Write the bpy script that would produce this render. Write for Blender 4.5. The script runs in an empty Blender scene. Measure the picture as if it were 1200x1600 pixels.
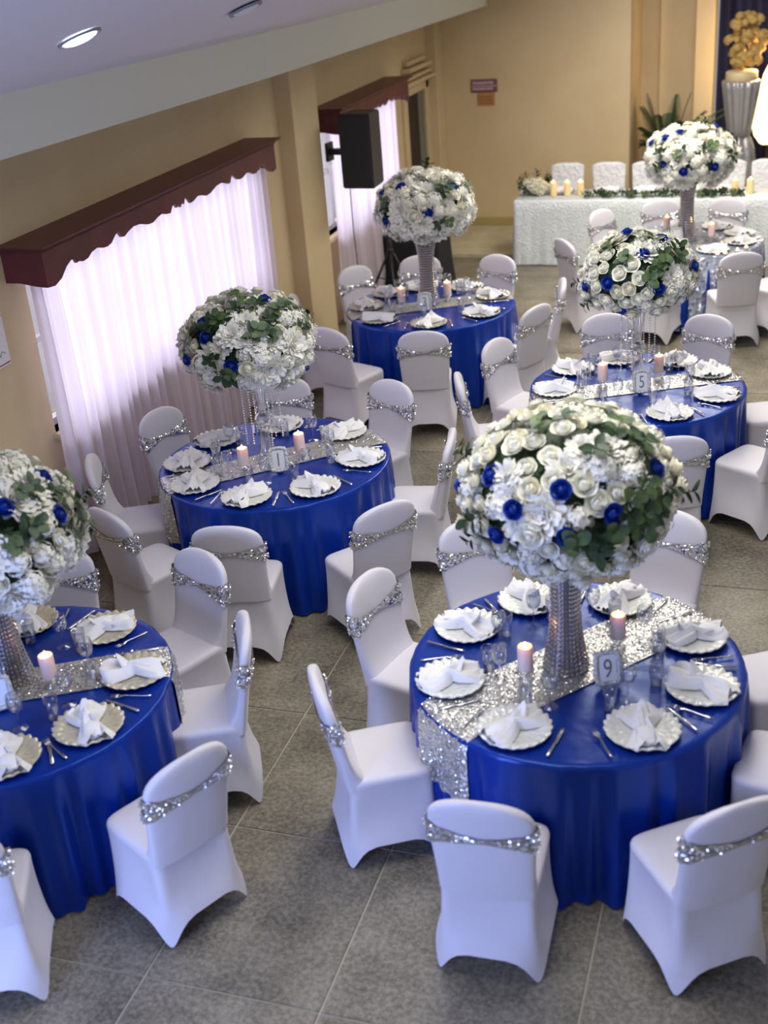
import bpy, bmesh, math, random
from mathutils import Vector, Matrix, noise

# ------------------------------------------------------------------ camera, light, exposure
D = bpy.data
SC = bpy.context.scene
COL = SC.collection
PI = math.pi
cam_d = D.cameras.new('camera'); cam = D.objects.new('camera', cam_d); COL.objects.link(cam)
Rx = Vector((0.95072, 0.30104, -0.07419)); Uy = Vector((-0.06906, 0.43887, 0.89589)); Fw = Vector((-0.30226, 0.84662, -0.43804))
M = Matrix((Rx, Uy, -Fw)).transposed().to_4x4(); M.translation = Vector((0, 0, 3.927))
cam.matrix_world = M
cam_d.sensor_fit = 'VERTICAL'; cam_d.sensor_height = 36.0; cam_d.lens = 36.0 * 1872.66 / 1600.0
cam_d.clip_start = 0.05; cam_d.clip_end = 200
cam_d.dof.use_dof = True; cam_d.dof.focus_distance = 7.4; cam_d.dof.aperture_fstop = 1.45
SC.camera = cam

W = D.worlds.new('world'); SC.world = W; W.use_nodes = True
W.node_tree.nodes['Background'].inputs[0].default_value = (0.93, 0.93, 1.0, 1)
W.node_tree.nodes['Background'].inputs[1].default_value = 0.36

def area(name, loc, rot, sx, sy, power, color):
    l = D.lights.new(name, 'AREA'); l.shape = 'RECTANGLE'; l.size = sx; l.size_y = sy; l.energy = power; l.color = color
    o = D.objects.new(name, l); o.location = loc; o.rotation_euler = rot; COL.objects.link(o); return o
# daylight outside the two curtained windows
area('window_daylight', (-5.6, 8.3, 1.35), (0, -PI/2, 0), 2.6, 4.4, 165, (0.88, 0.86, 1.0))
area('window_daylight', (-5.6, 13.1, 1.35), (0, -PI/2, 0), 2.6, 3.0, 115, (0.90, 0.88, 1.0))
# rows of ceiling lamps of the hall
area('ceiling_light', (-1.2, 5.5, 3.85), (0, -0.33, 0), 1.6, 5.0, 148, (1.0, 0.96, 0.90))
area('ceiling_light', (-1.2, 12.3, 3.85), (0, -0.33, 0), 1.6, 5.0, 285, (1.0, 0.93, 0.82))
# cool daylight from the open door under the balcony, behind the camera on the left
area('door_daylight', (-2.9, 0.3, 1.25), (math.radians(84), 0, math.radians(-22)), 1.3, 1.8, 135, (0.34, 0.46, 1.0))
SC.view_settings.view_transform = 'Standard'; SC.view_settings.look = 'None'
SC.view_settings.gamma = 1.0; SC.view_settings.use_curve_mapping = False
SC.view_settings.exposure = 0.05
SC.cycles.max_bounces = 8; SC.cycles.transparent_max_bounces = 24
SC.cycles.sample_clamp_indirect = 6.0; SC.cycles.caustics_reflective = False; SC.cycles.caustics_refractive = False

# ------------------------------------------------------------------ helpers
def srgb(r, g, b):
    f = lambda c: (c/255/12.92) if c/255 <= 0.04045 else ((c/255+0.055)/1.055)**2.4
    return (f(r), f(g), f(b), 1)

def mesh(name, V, F, mat=None, smooth=True):
    m = D.meshes.new(name); m.from_pydata([tuple(v) for v in V], [], F); m.validate(); m.update()
    if smooth: m.polygons.foreach_set('use_smooth', [True]*len(m.polygons))
    if mat: m.materials.append(mat)
    return m

def obj(name, me, parent=None, loc=(0,0,0), rot=(0,0,0), scale=None, mat4=None):
    o = D.objects.new(name, me); COL.objects.link(o)
    if parent: o.parent = parent
    if mat4 is not None: o.matrix_basis = mat4
    else:
        o.location = loc; o.rotation_euler = rot
        if scale: o.scale = scale
    return o

def tag(o, label=None, cat=None, group=None, kind=None):
    if label: o['label'] = label
    if cat: o['category'] = cat
    if group: o['group'] = group
    if kind: o['kind'] = kind
    return o

class B:
    """collects shapes into one mesh"""
    def __init__(s): s.V = []; s.F = []
    def add(s, V, F):
        n = len(s.V); s.V += [Vector(v) for v in V]; s.F += [tuple(i+n for i in f) for f in F]; return s
    def box(s, x0, y0, z0, x1, y1, z1):
        V = [(x,y,z) for z in (z0,z1) for y in (y0,y1) for x in (x0,x1)]
        return s.add(V, [(0,2,3,1),(4,5,7,6),(0,1,5,4),(2,6,7,3),(0,4,6,2),(1,3,7,5)])
    def bbox(s, x0, y0, z0, x1, y1, z1, b=0.01):
        """box with chamfered edges"""
        bm = bmesh.new(); bmesh.ops.create_cube(bm, size=1)
        for v in bm.verts:
            v.co = Vector(((x0+x1)/2+v.co.x*(x1-x0), (y0+y1)/2+v.co.y*(y1-y0), (z0+z1)/2+v.co.z*(z1-z0)))
        bmesh.ops.bevel(bm, geom=bm.edges[:], offset=b, segments=2, affect='EDGES', profile=0.5)
        bm.verts.index_update(); s.add([v.co.copy() for v in bm.verts], [[v.index for v in f.verts] for f in bm.faces]); bm.free(); return s
    def tube(s, pts, r, n=8, cap=True):
        pts = [Vector(p) for p in pts]; rr = r if isinstance(r, (list, tuple)) else [r]*len(pts)
        V = []; F = []
        for i, p in enumerate(pts):
            d = (pts[min(i+1, len(pts)-1)] - pts[max(i-1, 0)]).normalized()
            a = d.cross(Vector((0,0,1)) if abs(d.z) < 0.9 else Vector((1,0,0))).normalized(); c = d.cross(a)
            V += [p + (a*math.cos(2*PI*k/n) + c*math.sin(2*PI*k/n))*rr[i] for k in range(n)]
        for i in range(len(pts)-1):
            for k in range(n):
                F.append((i*n+k, i*n+(k+1)%n, (i+1)*n+(k+1)%n, (i+1)*n+k))
        if cap: F.append(tuple(range(n-1,-1,-1))); F.append(tuple((len(pts)-1)*n+k for k in range(n)))
        return s.add(V, F)
    def lathe(s, prof, n=24, c=(0,0,0), close=True):
        V = []; F = []
        for (r, z) in prof:
            V += [(c[0]+r*math.cos(2*PI*k/n), c[1]+r*math.sin(2*PI*k/n), c[2]+z) for k in range(n)]
        for i in range(len(prof)-1):
            for k in range(n): F.append((i*n+k, i*n+(k+1)%n, (i+1)*n+(k+1)%n, (i+1)*n+k))
        if close:
            F.append(tuple(range(n-1,-1,-1))); F.append(tuple((len(prof)-1)*n+k for k in range(n)))
        return s.add(V, F)
    def rings(s, R, capa=True, capb=True):
        n = len(R[0]); V = [v for r in R for v in r]; F = []
        for i in range(len(R)-1):
            for k in range(n): F.append((i*n+k, i*n+(k+1)%n, (i+1)*n+(k+1)%n, (i+1)*n+k))
        if capa: F.append(tuple(range(n-1,-1,-1)))
        if capb: F.append(tuple((len(R)-1)*n+k for k in range(n)))
        return s.add(V, F)
    def xf(s, m, start=0):
        for i in range(start, len(s.V)): s.V[i] = m @ s.V[i]
        return s
    def me(s, name, mat, smooth=True): return mesh(name, s.V, s.F, mat, smooth)

# ------------------------------------------------------------------ materials
def mat(name, color, rough=0.6, metal=0.0, **kw):
    m = D.materials.new(name); m.use_nodes = True; nt = m.node_tree; p = nt.nodes['Principled BSDF']
    p.inputs['Base Color'].default_value = color; p.inputs['Roughness'].default_value = rough; p.inputs['Metallic'].default_value = metal
    for k, v in kw.items(): p.inputs[k].default_value = v
    return m
def nodes(m): return m.node_tree, m.node_tree.nodes['Principled BSDF']
def noise_col(m, c1, c2, scale, detail=4, coord='Object', lo=0.35, hi=0.65, rough=0.6):
    nt, p = nodes(m); tc = nt.nodes.new('ShaderNodeTexCoord'); n = nt.nodes.new('ShaderNodeTexNoise'); r = nt.nodes.new('ShaderNodeValToRGB')
    n.inputs['Scale'].default_value = scale; n.inputs['Detail'].default_value = detail; n.inputs['Roughness'].default_value = rough
    r.color_ramp.elements[0].position = lo; r.color_ramp.elements[0].color = c1
    r.color_ramp.elements[1].position = hi; r.color_ramp.elements[1].color = c2
    nt.links.new(tc.outputs[coord], n.inputs['Vector']); nt.links.new(n.outputs['Fac'], r.inputs['Fac']); nt.links.new(r.outputs['Color'], p.inputs['Base Color'])
    return n, r
def bump(m, kind, scale, strength, dist=0.01, coord='Object'):
    nt, p = nodes(m); tc = nt.nodes.new('ShaderNodeTexCoord')
    n = nt.nodes.new('ShaderNodeTexNoise' if kind == 'noise' else 'ShaderNodeTexVoronoi'); n.inputs['Scale'].default_value = scale
    b = nt.nodes.new('ShaderNodeBump'); b.inputs['Strength'].default_value = strength; b.inputs['Distance'].default_value = dist
    nt.links.new(tc.outputs[coord], n.inputs['Vector']); nt.links.new(n.outputs['Fac' if kind == 'noise' else 'Distance'], b.inputs['Height'])
    nt.links.new(b.outputs['Normal'], p.inputs['Normal']); return b
def sequin_mat(name, c1, c2, scale, tilt=0.55, rough=0.22, metal=0.9):
    """every voronoi cell is one little disc with a tilt of its own"""
    m = mat(name, c1, rough, metal); nt, p = nodes(m)
    tc = nt.nodes.new('ShaderNodeTexCoord'); v = nt.nodes.new('ShaderNodeTexVoronoi'); v.inputs['Scale'].default_value = scale
    g = nt.nodes.new('ShaderNodeNewGeometry')
    sub = nt.nodes.new('ShaderNodeVectorMath'); sub.operation = 'SUBTRACT'; sub.inputs[1].default_value = (0.5, 0.5, 0.5)
    sc = nt.nodes.new('ShaderNodeVectorMath'); sc.operation = 'SCALE'; sc.inputs['Scale'].default_value = tilt*2
    ad = nt.nodes.new('ShaderNodeVectorMath'); ad.operation = 'ADD'; no = nt.nodes.new('ShaderNodeVectorMath'); no.operation = 'NORMALIZE'
    nt.links.new(tc.outputs['Object'], v.inputs['Vector']); nt.links.new(v.outputs['Color'], sub.inputs[0]); nt.links.new(sub.outputs[0], sc.inputs[0])
    nt.links.new(sc.outputs[0], ad.inputs[0]); nt.links.new(g.outputs['Normal'], ad.inputs[1]); nt.links.new(ad.outputs[0], no.inputs[0]); nt.links.new(no.outputs[0], p.inputs['Normal'])
    r = nt.nodes.new('ShaderNodeValToRGB'); r.color_ramp.elements[0].color = c1; r.color_ramp.elements[1].color = c2
    sp = nt.nodes.new('ShaderNodeSeparateColor'); nt.links.new(v.outputs['Color'], sp.inputs[0]); nt.links.new(sp.outputs[1], r.inputs['Fac']); nt.links.new(r.outputs['Color'], p.inputs['Base Color'])
    return m
def glass_mat(name, tint=(1,1,1,1), base=0.10, edge=0.75):
    m = D.materials.new(name); m.use_nodes = True; nt = m.node_tree; nt.nodes.clear()
    o = nt.nodes.new('ShaderNodeOutputMaterial'); mx = nt.nodes.new('ShaderNodeMixShader'); t = nt.nodes.new('ShaderNodeBsdfTransparent'); g = nt.nodes.new('ShaderNodeBsdfGlossy')
    lw = nt.nodes.new('ShaderNodeLayerWeight'); lw.inputs['Blend'].default_value = 0.35; mr = nt.nodes.new('ShaderNodeMapRange')
    mr.inputs['To Min'].default_value = base; mr.inputs['To Max'].default_value = edge
    t.inputs[0].default_value = tint; g.inputs['Roughness'].default_value = 0.04
    nt.links.new(lw.outputs['Facing'], mr.inputs['Value']); nt.links.new(mr.outputs[0], mx.inputs[0]); nt.links.new(t.outputs[0], mx.inputs[1]); nt.links.new(g.outputs[0], mx.inputs[2]); nt.links.new(mx.outputs[0], o.inputs[0])
    return m
def emis(name, color, s):
    m = D.materials.new(name); m.use_nodes = True; nt, p = nodes(m)
    p.inputs['Base Color'].default_value = color; p.inputs['Emission Color'].default_value = color; p.inputs['Emission Strength'].default_value = s; return m

m_spandex = mat('white_spandex', (0.66, 0.645, 0.70, 1), 0.55); m_spandex.node_tree.nodes['Principled BSDF'].inputs['Sheen Weight'].default_value = 0.25
bump(m_spandex, 'noise', 6, 0.25, 0.02)
m_blue = mat('royal_blue_satin', (0.002, 0.026, 0.27, 1), 0.30, **{'Specular IOR Level': 0.9, 'Specular Tint': (0.25, 0.45, 1.0, 1)}); bump(m_blue, 'noise', 9, 0.3, 0.01)
m_navy = mat('navy_cloth', srgb(18, 22, 62), 0.8)
m_sash = sequin_mat('silver_sequin_sash', (0.42, 0.43, 0.44, 1), (0.95, 0.95, 0.95, 1), 95, 0.5, 0.25)
m_runner = sequin_mat('silver_sequin_runner', (0.42, 0.43, 0.42, 1), (0.82, 0.82, 0.80, 1), 110, 0.28, 0.35, 0.75)
m_disc = mat('sequin_disc', (0.95, 0.96, 0.95, 1), 0.10, 0.8)
m_overlay = sequin_mat('ice_blue_sequin_overlay', (0.30, 0.36, 0.52, 1), (0.70, 0.76, 0.90, 1), 34, 0.5, 0.3, 0.6)
m_white_petal = mat('ivory_petals', (0.80, 0.80, 0.70, 1), 0.7); noise_col(m_white_petal, (0.78, 0.78, 0.66, 1), (0.86, 0.86, 0.77, 1), 25)
m_white_cool = mat('white_petals', (0.83, 0.83, 0.76, 1), 0.7)
m_cream_petal = mat('cream_petals', (0.80, 0.78, 0.63, 1), 0.7)
m_blue_petal = mat('blue_petals', (0.004, 0.035, 0.30, 1), 0.5)
m_leaf = mat('dark_leaf', (0.03, 0.075, 0.03, 1), 0.5); noise_col(m_leaf, (0.012, 0.035, 0.014, 1), (0.04, 0.09, 0.03, 1), 14)
m_euc = mat('eucalyptus_leaf', (0.07, 0.13, 0.07, 1), 0.55); noise_col(m_euc, (0.03, 0.075, 0.05, 1), (0.14, 0.20, 0.05, 1), 9)
m_gold = mat('gold_petals', srgb(190, 160, 95), 0.6)
m_glass = glass_mat('clear_glass', (0.97, 0.98, 1, 1), 0.07, 0.65)
m_crystal = glass_mat('crystal', (0.95, 0.96, 0.98, 1), 0.25, 0.9)
m_cut = glass_mat('cut_crystal', (0.95, 0.96, 0.98, 1), 0.5, 0.95)
m_bead = mat('faceted_crystal_bead', (0.62, 0.58, 0.58, 1), 0.15, 0.8)
m_wire = mat('bead_mesh_metal', (0.34, 0.32, 0.34, 1), 0.35, 0.9)
m_vase_in = mat('frosted_vase_wall', (0.34, 0.31, 0.34, 1), 0.3, 0.3)
m_chrome = mat('polished_steel', (0.75, 0.76, 0.80, 1), 0.18, 1.0)
m_pearl = mat('pearl_charger', (0.80, 0.82, 0.78, 1), 0.3, 0.15); bump(m_pearl, 'voronoi', 55, 0.35, 0.01)
m_champ = mat('champagne_charger', (0.66, 0.62, 0.48, 1), 0.3, 0.35); bump(m_champ, 'voronoi', 55, 0.35, 0.01)
m_silv = mat('silver_charger', (0.60, 0.58, 0.52, 1), 0.3, 0.5); bump(m_silv, 'voronoi', 55, 0.3, 0.01)
m_napkin = mat('white_napkin', (0.84, 0.85, 0.88, 1), 0.75); bump(m_napkin, 'noise', 30, 0.2, 0.01)
m_wax = mat('candle_wax', (0.88, 0.70, 0.64, 1), 0.45, **{'Subsurface Weight': 0.5, 'Subsurface Scale': 0.03}); m_wax.node_tree.nodes['Principled BSDF'].inputs['Subsurface Radius'].default_value = (1.0, 0.5, 0.3)
m_waxy = mat('ivory_candle_wax', (0.90, 0.72, 0.38, 1), 0.45, **{'Subsurface Weight': 0.5, 'Subsurface Scale': 0.03})
m_flame = emis('flame', (1.0, 0.62, 0.22, 1), 14)
m_frame = mat('pearl_frame', (0.66, 0.67, 0.65, 1), 0.4, 0.2); bump(m_frame, 'voronoi', 90, 0.6, 0.01)
m_card = mat('card', (0.78, 0.80, 0.82, 1), 0.6)
m_cardw = mat('bright_card', (0.75, 0.85, 0.95, 1), 0.5)
m_ink = mat('grey_ink', (0.20, 0.21, 0.22, 1), 0.6)
m_black = mat('black_plastic', (0.012, 0.012, 0.015, 1), 0.45)
m_blackcloth = mat('black_cloth', (0.010, 0.010, 0.013, 1), 0.9)
m_wall = mat('cream_paint', srgb(204, 182, 138), 0.7); noise_col(m_wall, srgb(204, 182, 142), srgb(212, 192, 154), 1.2, 5); bump(m_wall, 'noise', 60, 0.06, 0.01)
m_ceil = mat('grey_ceiling_paint', srgb(226, 220, 226), 0.8)
m_soffit = mat('white_soffit_paint', srgb(236, 237, 222), 0.75)
m_maroon = mat('maroon_paint', srgb(96, 40, 42), 0.45); noise_col(m_maroon, srgb(84, 34, 38), srgb(104, 46, 48), 3)
m_curtain = mat('sheer_curtain', (0.80, 0.74, 0.80, 1), 0.8)
nt, p = nodes(m_curtain); tr = nt.nodes.new('ShaderNodeBsdfTranslucent'); tr.inputs[0].default_value = (0.86, 0.80, 0.95, 1)
mx = nt.nodes.new('ShaderNodeMixShader'); mx.inputs[0].default_value = 0.55; out = nt.nodes['Material Output']
nt.links.new(p.outputs[0], mx.inputs[1]); nt.links.new(tr.outputs[0], mx.inputs[2]); nt.links.new(mx.outputs[0], out.inputs[0])
m_pane = glass_mat('window_pane', (1, 1, 1, 1), 0.05, 0.4)
m_wframe = mat('window_frame_paint', (0.55, 0.55, 0.57, 1), 0.5)
m_grout = mat('pale_grout', srgb(176, 172, 156), 0.9)
# terrazzo-like stone tile
m_tile = mat('speckled_stone_tile', (0.2, 0.2, 0.18, 1), 0.42)
nt, p = nodes(m_tile); tc = nt.nodes.new('ShaderNodeTexCoord')
def N(t, **kw):
    n = nt.nodes.new(t)
    for k, v in kw.items(): n.inputs[k].default_value = v
    return n
n1 = N('ShaderNodeTexNoise', Scale=3.2, Detail=8.0, Roughness=0.68); n2 = N('ShaderNodeTexNoise', Scale=42.0, Detail=4.0, Roughness=0.75); v1 = N('ShaderNodeTexVoronoi', Scale=60.0)
r1 = nt.nodes.new('ShaderNodeValToRGB'); r1.color_ramp.elements[0].position = 0.36; r1.color_ramp.elements[1].position = 0.66
r1.color_ramp.elements[0].color = srgb(74, 69, 57); r1.color_ramp.elements[1].color = srgb(146, 139, 120)
r2 = nt.nodes.new('ShaderNodeValToRGB'); r2.color_ramp.elements[0].position = 0.40; r2.color_ramp.elements[1].position = 0.62
r2.color_ramp.elements[0].color = srgb(84, 78, 66); r2.color_ramp.elements[1].color = srgb(170, 164, 146)
mixc = nt.nodes.new('ShaderNodeMixRGB'); mixc.inputs[0].default_value = 0.45
r3 = nt.nodes.new('ShaderNodeValToRGB'); r3.color_ramp.elements[0].position = 0.0; r3.color_ramp.elements[1].position = 0.2; r3.color_ramp.elements[0].color = (1,1,1,1); r3.color_ramp.elements[1].color = (0,0,0,1)
mix2 = nt.nodes.new('ShaderNodeMixRGB'); mix2.inputs[2].default_value = srgb(196, 192, 180)
oi = nt.nodes.new('ShaderNodeObjectInfo'); hs = nt.nodes.new('ShaderNodeHueSaturation'); mr = nt.nodes.new('ShaderNodeMapRange'); mr.inputs['To Min'].default_value = 0.9; mr.inputs['To Max'].default_value = 1.08
L = nt.links.new
for n in (n1, n2, v1): L(tc.outputs['Object'], n.inputs['Vector'])
L(n1.outputs['Fac'], r1.inputs[0]); L(n2.outputs['Fac'], r2.inputs[0]); L(r1.outputs[0], mixc.inputs[1]); L(r2.outputs[0], mixc.inputs[2])
mm = nt.nodes.new('ShaderNodeMath'); mm.operation = 'MULTIPLY'; mm.inputs[1].default_value = 0.5
L(v1.outputs['Distance'], r3.inputs[0]); L(r3.outputs[0], mm.inputs[0]); L(mm.outputs[0], mix2.inputs[0]); L(mixc.outputs[0], mix2.inputs[1])
L(oi.outputs['Random'], mr.inputs['Value']); L(mr.outputs[0], hs.inputs['Value']); L(mix2.outputs[0], hs.inputs['Color']); L(hs.outputs[0], p.inputs['Base Color'])
m_dais = mat('pale_stone_platform', srgb(190, 182, 152), 0.5); noise_col(m_dais, srgb(178, 170, 140), srgb(200, 192, 164), 5)

# ------------------------------------------------------------------ the setting
WX = -4.66; FY = 16.5
floor_root = tag(obj('floor', B().box(-4.9, -1.5, -0.06, 6.5, 18.6, -0.006).me('floor', m_grout, False)), kind='structure')
gx = [-4.66, -4.22, -3.30, -2.375, -1.577, -0.56, 0.40, 1.33, 2.26]
gy = [1.26, 2.20, 3.144, 4.112, 5.066, 5.98, 6.90, 7.82, 8.73, 9.65, 10.37, 11.3, 12.2, 13.1, 14.0, 14.92]
g = 0.0045
for i in range(len(gx)-1):
    for j in range(len(gy)-1):
        x0, x1, y0, y1 = gx[i]+g, gx[i+1]-g, gy[j]+g, gy[j+1]-g
        V = [(x0,y0,-0.006),(x1,y0,-0.006),(x1,y1,-0.006),(x0,y1,-0.006),(x0+.002,y0+.002,0),(x1-.002,y0+.002,0),(x1-.002,y1-.002,0),(x0+.002,y1-.002,0)]
        obj('tile', mesh('tile', V, [(4,5,6,7),(0,1,5,4),(1,2,6,5),(2,3,7,6),(3,0,4,7)], m_tile, False), floor_root)
# the rest of the floor, out of view
b = B().box(2.26+g, -1.5, -0.006, 6.5, 14.9, 0).box(-4.66, -1.5, -0.006, 2.26-g, 1.26-g, 0)
tag(obj('tile', b.me('tile_rest', m_tile, False), floor_root), kind='stuff')
# low stone platform along the far wall
tag(obj('floor', B().bbox(-4.66, 14.925, -0.005, 6.5, 18.6, 0.05, 0.006).me('platform', m_dais, False)), 'low pale stone platform step along the far wall', kind='structure')

def wall_with_holes(name, x0, x1, y0, y1, z0, z1, holes):
    """wall slab along y with rectangular openings (ya, yb, za, zb)"""
    b = B(); ys = sorted(set([y0, y1] + [h for q in holes for h in q[:2]]))
    for ya, yb in zip(ys[:-1], ys[1:]):
        hs_ = [q for q in holes if q[0] <= ya and q[1] >= yb]
        if not hs_: b.box(x0, ya, z0, x1, yb, z1)
        else:
            q = hs_[0]
            if q[2] > z0: b.box(x0, ya, z0, x1, yb, q[2])
            b.box(x0, ya, q[3], x1, yb, z1)
    return tag(obj(name, b.me(name, m_wall, False)), kind='structure')
WIN = [(6.52, 10.02, 0.98, 2.2), (11.86, 14.25, 0.98, 2.2)]
DOOR = (15.08, 15.92, 0.05, 1.98)
wall_with_holes('wall_left', -4.86, WX, -1.5, FY, 0, 3.3, WIN + [DOOR])
# far wall (hall end), its return, the recess and the stage surround
tag(obj('wall_far', B().box(-4.86, FY, 0, -2.04, FY+0.2, 5.2).me('wall_far', m_wall, False)), kind='structure')
tag(obj('wall_recess', B().box(-2.24, FY+0.2, 0, -2.04, 17.7, 5.6).me('wall_recess', m_wall, False)), kind='structure')
tag(obj('wall_recess', B().box(-2.24, 17.7, 0, -1.30, 17.9, 5.6).me('wall_recess', m_wall, False)), kind='structure')
tag(obj('trim_recess', B().bbox(-1.78, 17.55, 0, -1.30, 17.7, 5.6, .01).me('trim_recess', m_wall, False)), kind='structure')
tag(obj('trim_stage', B().bbox(-1.30, 17.30, 0, -1.06, 17.9, 5.6, 0.01).me('trim_stage', m_wall, False)), kind='structure')
tag(obj('wall_stage', B().box(-1.06, 18.4, 0, 6.5, 18.6, 5.8).me('wall_stage', m_wall, False)), kind='structure')
# bulkhead and sloping ceiling
yy = [(-1.5, 3.02, 3.34), (5.46, 2.985, 3.295), (9.2, 2.935, 3.258), (FY, 2.90, 3.23)]
b = B(); R = [[(WX, y, zb), (-3.9, y, zb), (-3.9, y, zt), (WX, y, zt)] for y, zb, zt in yy]
b.rings(R); tag(obj('ceiling_bulkhead', b.me('ceiling_bulkhead', m_soffit, False)), kind='structure')
sl = 0.36
b = B(); V = []
for y, zb, zt in yy: V += [(-3.9, y, zt), (0.9, y, zt+sl*4.8), (6.5, y, zt+sl*4.8-0.2)]
for y, zb, zt in yy: V += [(-3.9, y, zt+.06), (0.9, y, zt+sl*4.8+.06), (6.5, y, zt+sl*4.8-0.2+.06)]
F = []
for i in range(3):
    for j in range(2):
        a = i*3+j; F.append((a, a+3, a+4, a+1)); a += 12; F.append((a, a+1, a+4, a+3))
b.add(V, F); b.add([(-3.9,FY,3.23),(6.5,FY,4.75),(6.5,18.6,4.75),(-3.9,18.6,4.75)], [(0,1,2,3)])
ceil = tag(obj('ceiling', b.me('ceiling', m_ceil, False)), kind='structure')
# pilasters
for k, (y0, y1, dx) in enumerate([(10.95, 11.62, 0.17), (16.15, FY, 0.14)]):
    tag(obj('trim_%d' % (k+1), B().bbox(WX-0.02, y0, 0, WX+dx, y1, 2.95, 0.012).me('trim', m_wall, False)), kind='structure')
# baseboards
b = B().bbox(-4.52, FY-0.025, 0.05, -2.04, FY+.01, 0.16, 0.006); tag(obj('baseboard_far', b.me('baseboard_far', mat('baseboard_paint', srgb(172, 155, 100), 0.6), False)), kind='structure')

# recessed ceiling lamps
m_lamp = emis('lamp_lens', (0.85, 0.95, 1.0, 1), 6.0); m_lampoff = mat('lamp_lens_dim', (0.75, 0.78, 0.8, 1), 0.3); m_rim = mat('lamp_rim', srgb(150, 148, 156), 0.5)
def downlight(x, y, lit, label):
    zt = 3.295 if y < 7 else 3.27
    t = tag(obj('ceiling_lamp', None, loc=(x, y, zt + sl*(x+3.9) - 0.006)), label, 'ceiling lamp', 'recessed lamps in the sloping ceiling')
    t.rotation_euler = (0, -math.atan(sl), 0)
    obj('rim', B().lathe([(0.085, 0.004), (0.088, -0.008), (0.105, -0.010), (0.108, 0.004)], 32, close=False).me('lamp_rim', m_rim), t)
    obj('lens', B().lathe([(0.001, -0.022), (0.05, -0.020), (0.078, -0.012), (0.087, 0.003)], 32, close=False).me('lamp_lens', m_lamp if lit else m_lampoff), t)
downlight(-3.10, 5.12, True, 'round recessed ceiling lamp shining white at the upper left')
downlight(-3.10, 7.00, False, 'round recessed ceiling lamp dimmer, second from the left')
downlight(-3.22, 9.2, False, 'round recessed ceiling lamp at the top edge of the photo, farthest of three')

# windows with frame and panes
for wi, (ya, yb, za, zb) in enumerate(WIN):
    wr = tag(obj('window_%d' % (wi+1), None, loc=(WX-0.12, (ya+yb)/2, za)), kind='structure')
    n = round((yb-ya)/0.62); wd = (yb-ya)/n
    b = B(); h = zb-za; L2 = (yb-ya)/2
    b.box(-.03, -L2, 0, .03, L2, .05).box(-.03, -L2, h-.05, .03, L2, h)
    for k in range(n+1):
        y = -L2 + k*wd; b.box(-.03, max(y-.022, -L2), .05, .03, min(y+.022, L2), h-.05)
    b.box(-.02, -L2, h*0.5-.02, .02, L2, h*0.5+.02)
    obj('window_frame', b.me('window_frame', m_wframe, False), wr)
    pm = B().box(-.003, 0.022, 0, .003, wd-.022, h/2-.06).me('pane', m_pane, False)
    for k in range(n):
        for r in range(2): obj('pane', pm, wr, loc=(0, -L2+k*wd, .05 + r*(h/2-.03)))
    obj('window_sill', B().bbox(-.05, -L2-.03, -.04, .20, L2+.03, 0, .008).me('window_sill', m_wall, False), wr)

# door opening: dark sheet painted as its shade, grey leaf, moulded pediment
dr = tag(obj('door_1', None, loc=(WX, 15.5, 0.05)), kind='structure')
m_doorshade = mat('doorway_shade_paint', srgb(38, 24, 22), 0.6); m_greyleaf = mat('grey_door_leaf', srgb(108, 112, 104), 0.5)
obj('doorway_shade', B().bbox(-.05, -.42, 0, -.015, .20, 1.93, .008).me('doorway_shade', m_doorshade, False), dr)
obj('door_leaf', B().bbox(-.04, .20, 0, .0, .42, 1.93, .008).me('door_leaf', m_greyleaf, False), dr)
b = B()
for (a, c) in ((-.56, -.42), (.42, .56)): b.bbox(0, a, 0, .045, c, 2.05, .01)
b.bbox(0, -.56, 1.93, .045, .56, 2.05, .01)
obj('door_frame', b.me('door_frame', m_wall, False), dr)
b = B()
for z, w, d, h in ((2.06, .66, .14, .05), (2.125, .58, .10, .045), (2.22, .50, .13, .05), (2.285, .42, .07, .06)): b.bbox(0, -w, z, d, w, z+h, .012)
obj('pediment', b.me('pediment', m_wall, False), dr)
sw = tag(obj('light_switch', B().bbox(WX, 16.02, 1.33, WX+.02, 16.13, 1.62, .006).me('light_switch', mat('switch_plate', srgb(205, 205, 200), .5), False)), 'white switch box on the cream wall right of the dark doorway', 'switch')
obj('switch_button', B().bbox(WX+.02, 16.055, 1.36, WX+.028, 16.095, 1.41, .002).me('switch_button', m_black, False), sw)

# curtains
def curtain(name, y0, y1, z1, label, seed):
    rnd = random.Random(seed); n = int((y1-y0)/0.0125); m_ = 26; V = []; F = []
    ph = [rnd.uniform(0, 6.28) for _ in range(6)]
    for j in range(m_+1):
        t = j/m_
        for i in range(n+1):
            u = i/n; y = y0+(y1-y0)*u; s = y-y0
            pl = .032*math.sin(s*46+1.6*math.sin(s*5+ph[0])+ph[1]) + .017*math.sin(s*97+ph[2]+2*math.sin(s*9+ph[4])) + .02*math.sin(s*13+ph[3]+t*1.2)
            amp = .55+.55*t
            x = WX+.15+pl*amp + .035*t*math.sin(s*3.1+ph[5])
            hem = .03*math.sin(s*6+ph[0])+.02*math.sin(s*17)
            z = z1*(1-t) + t*(.075+hem*1.0)
            V.append((x, y + .02*math.sin(t*5+s*2)*t, z))
    for j in range(m_):
        for i in range(n):
            a = j*(n+1)+i; F.append((a, a+n+1, a+n+2, a+1))
    return tag(obj(name, mesh(name, V, F, m_curtain)), label, 'curtain', 'sheer white window curtains')
curtain('curtain', 6.38, 10.17, 2.22, 'wide sheer white pleated curtain glowing in front of the near window', 3)
curtain('curtain', 11.98, 14.2, 2.22, 'narrower sheer white curtain on the window behind the hanging speaker', 5)

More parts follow.
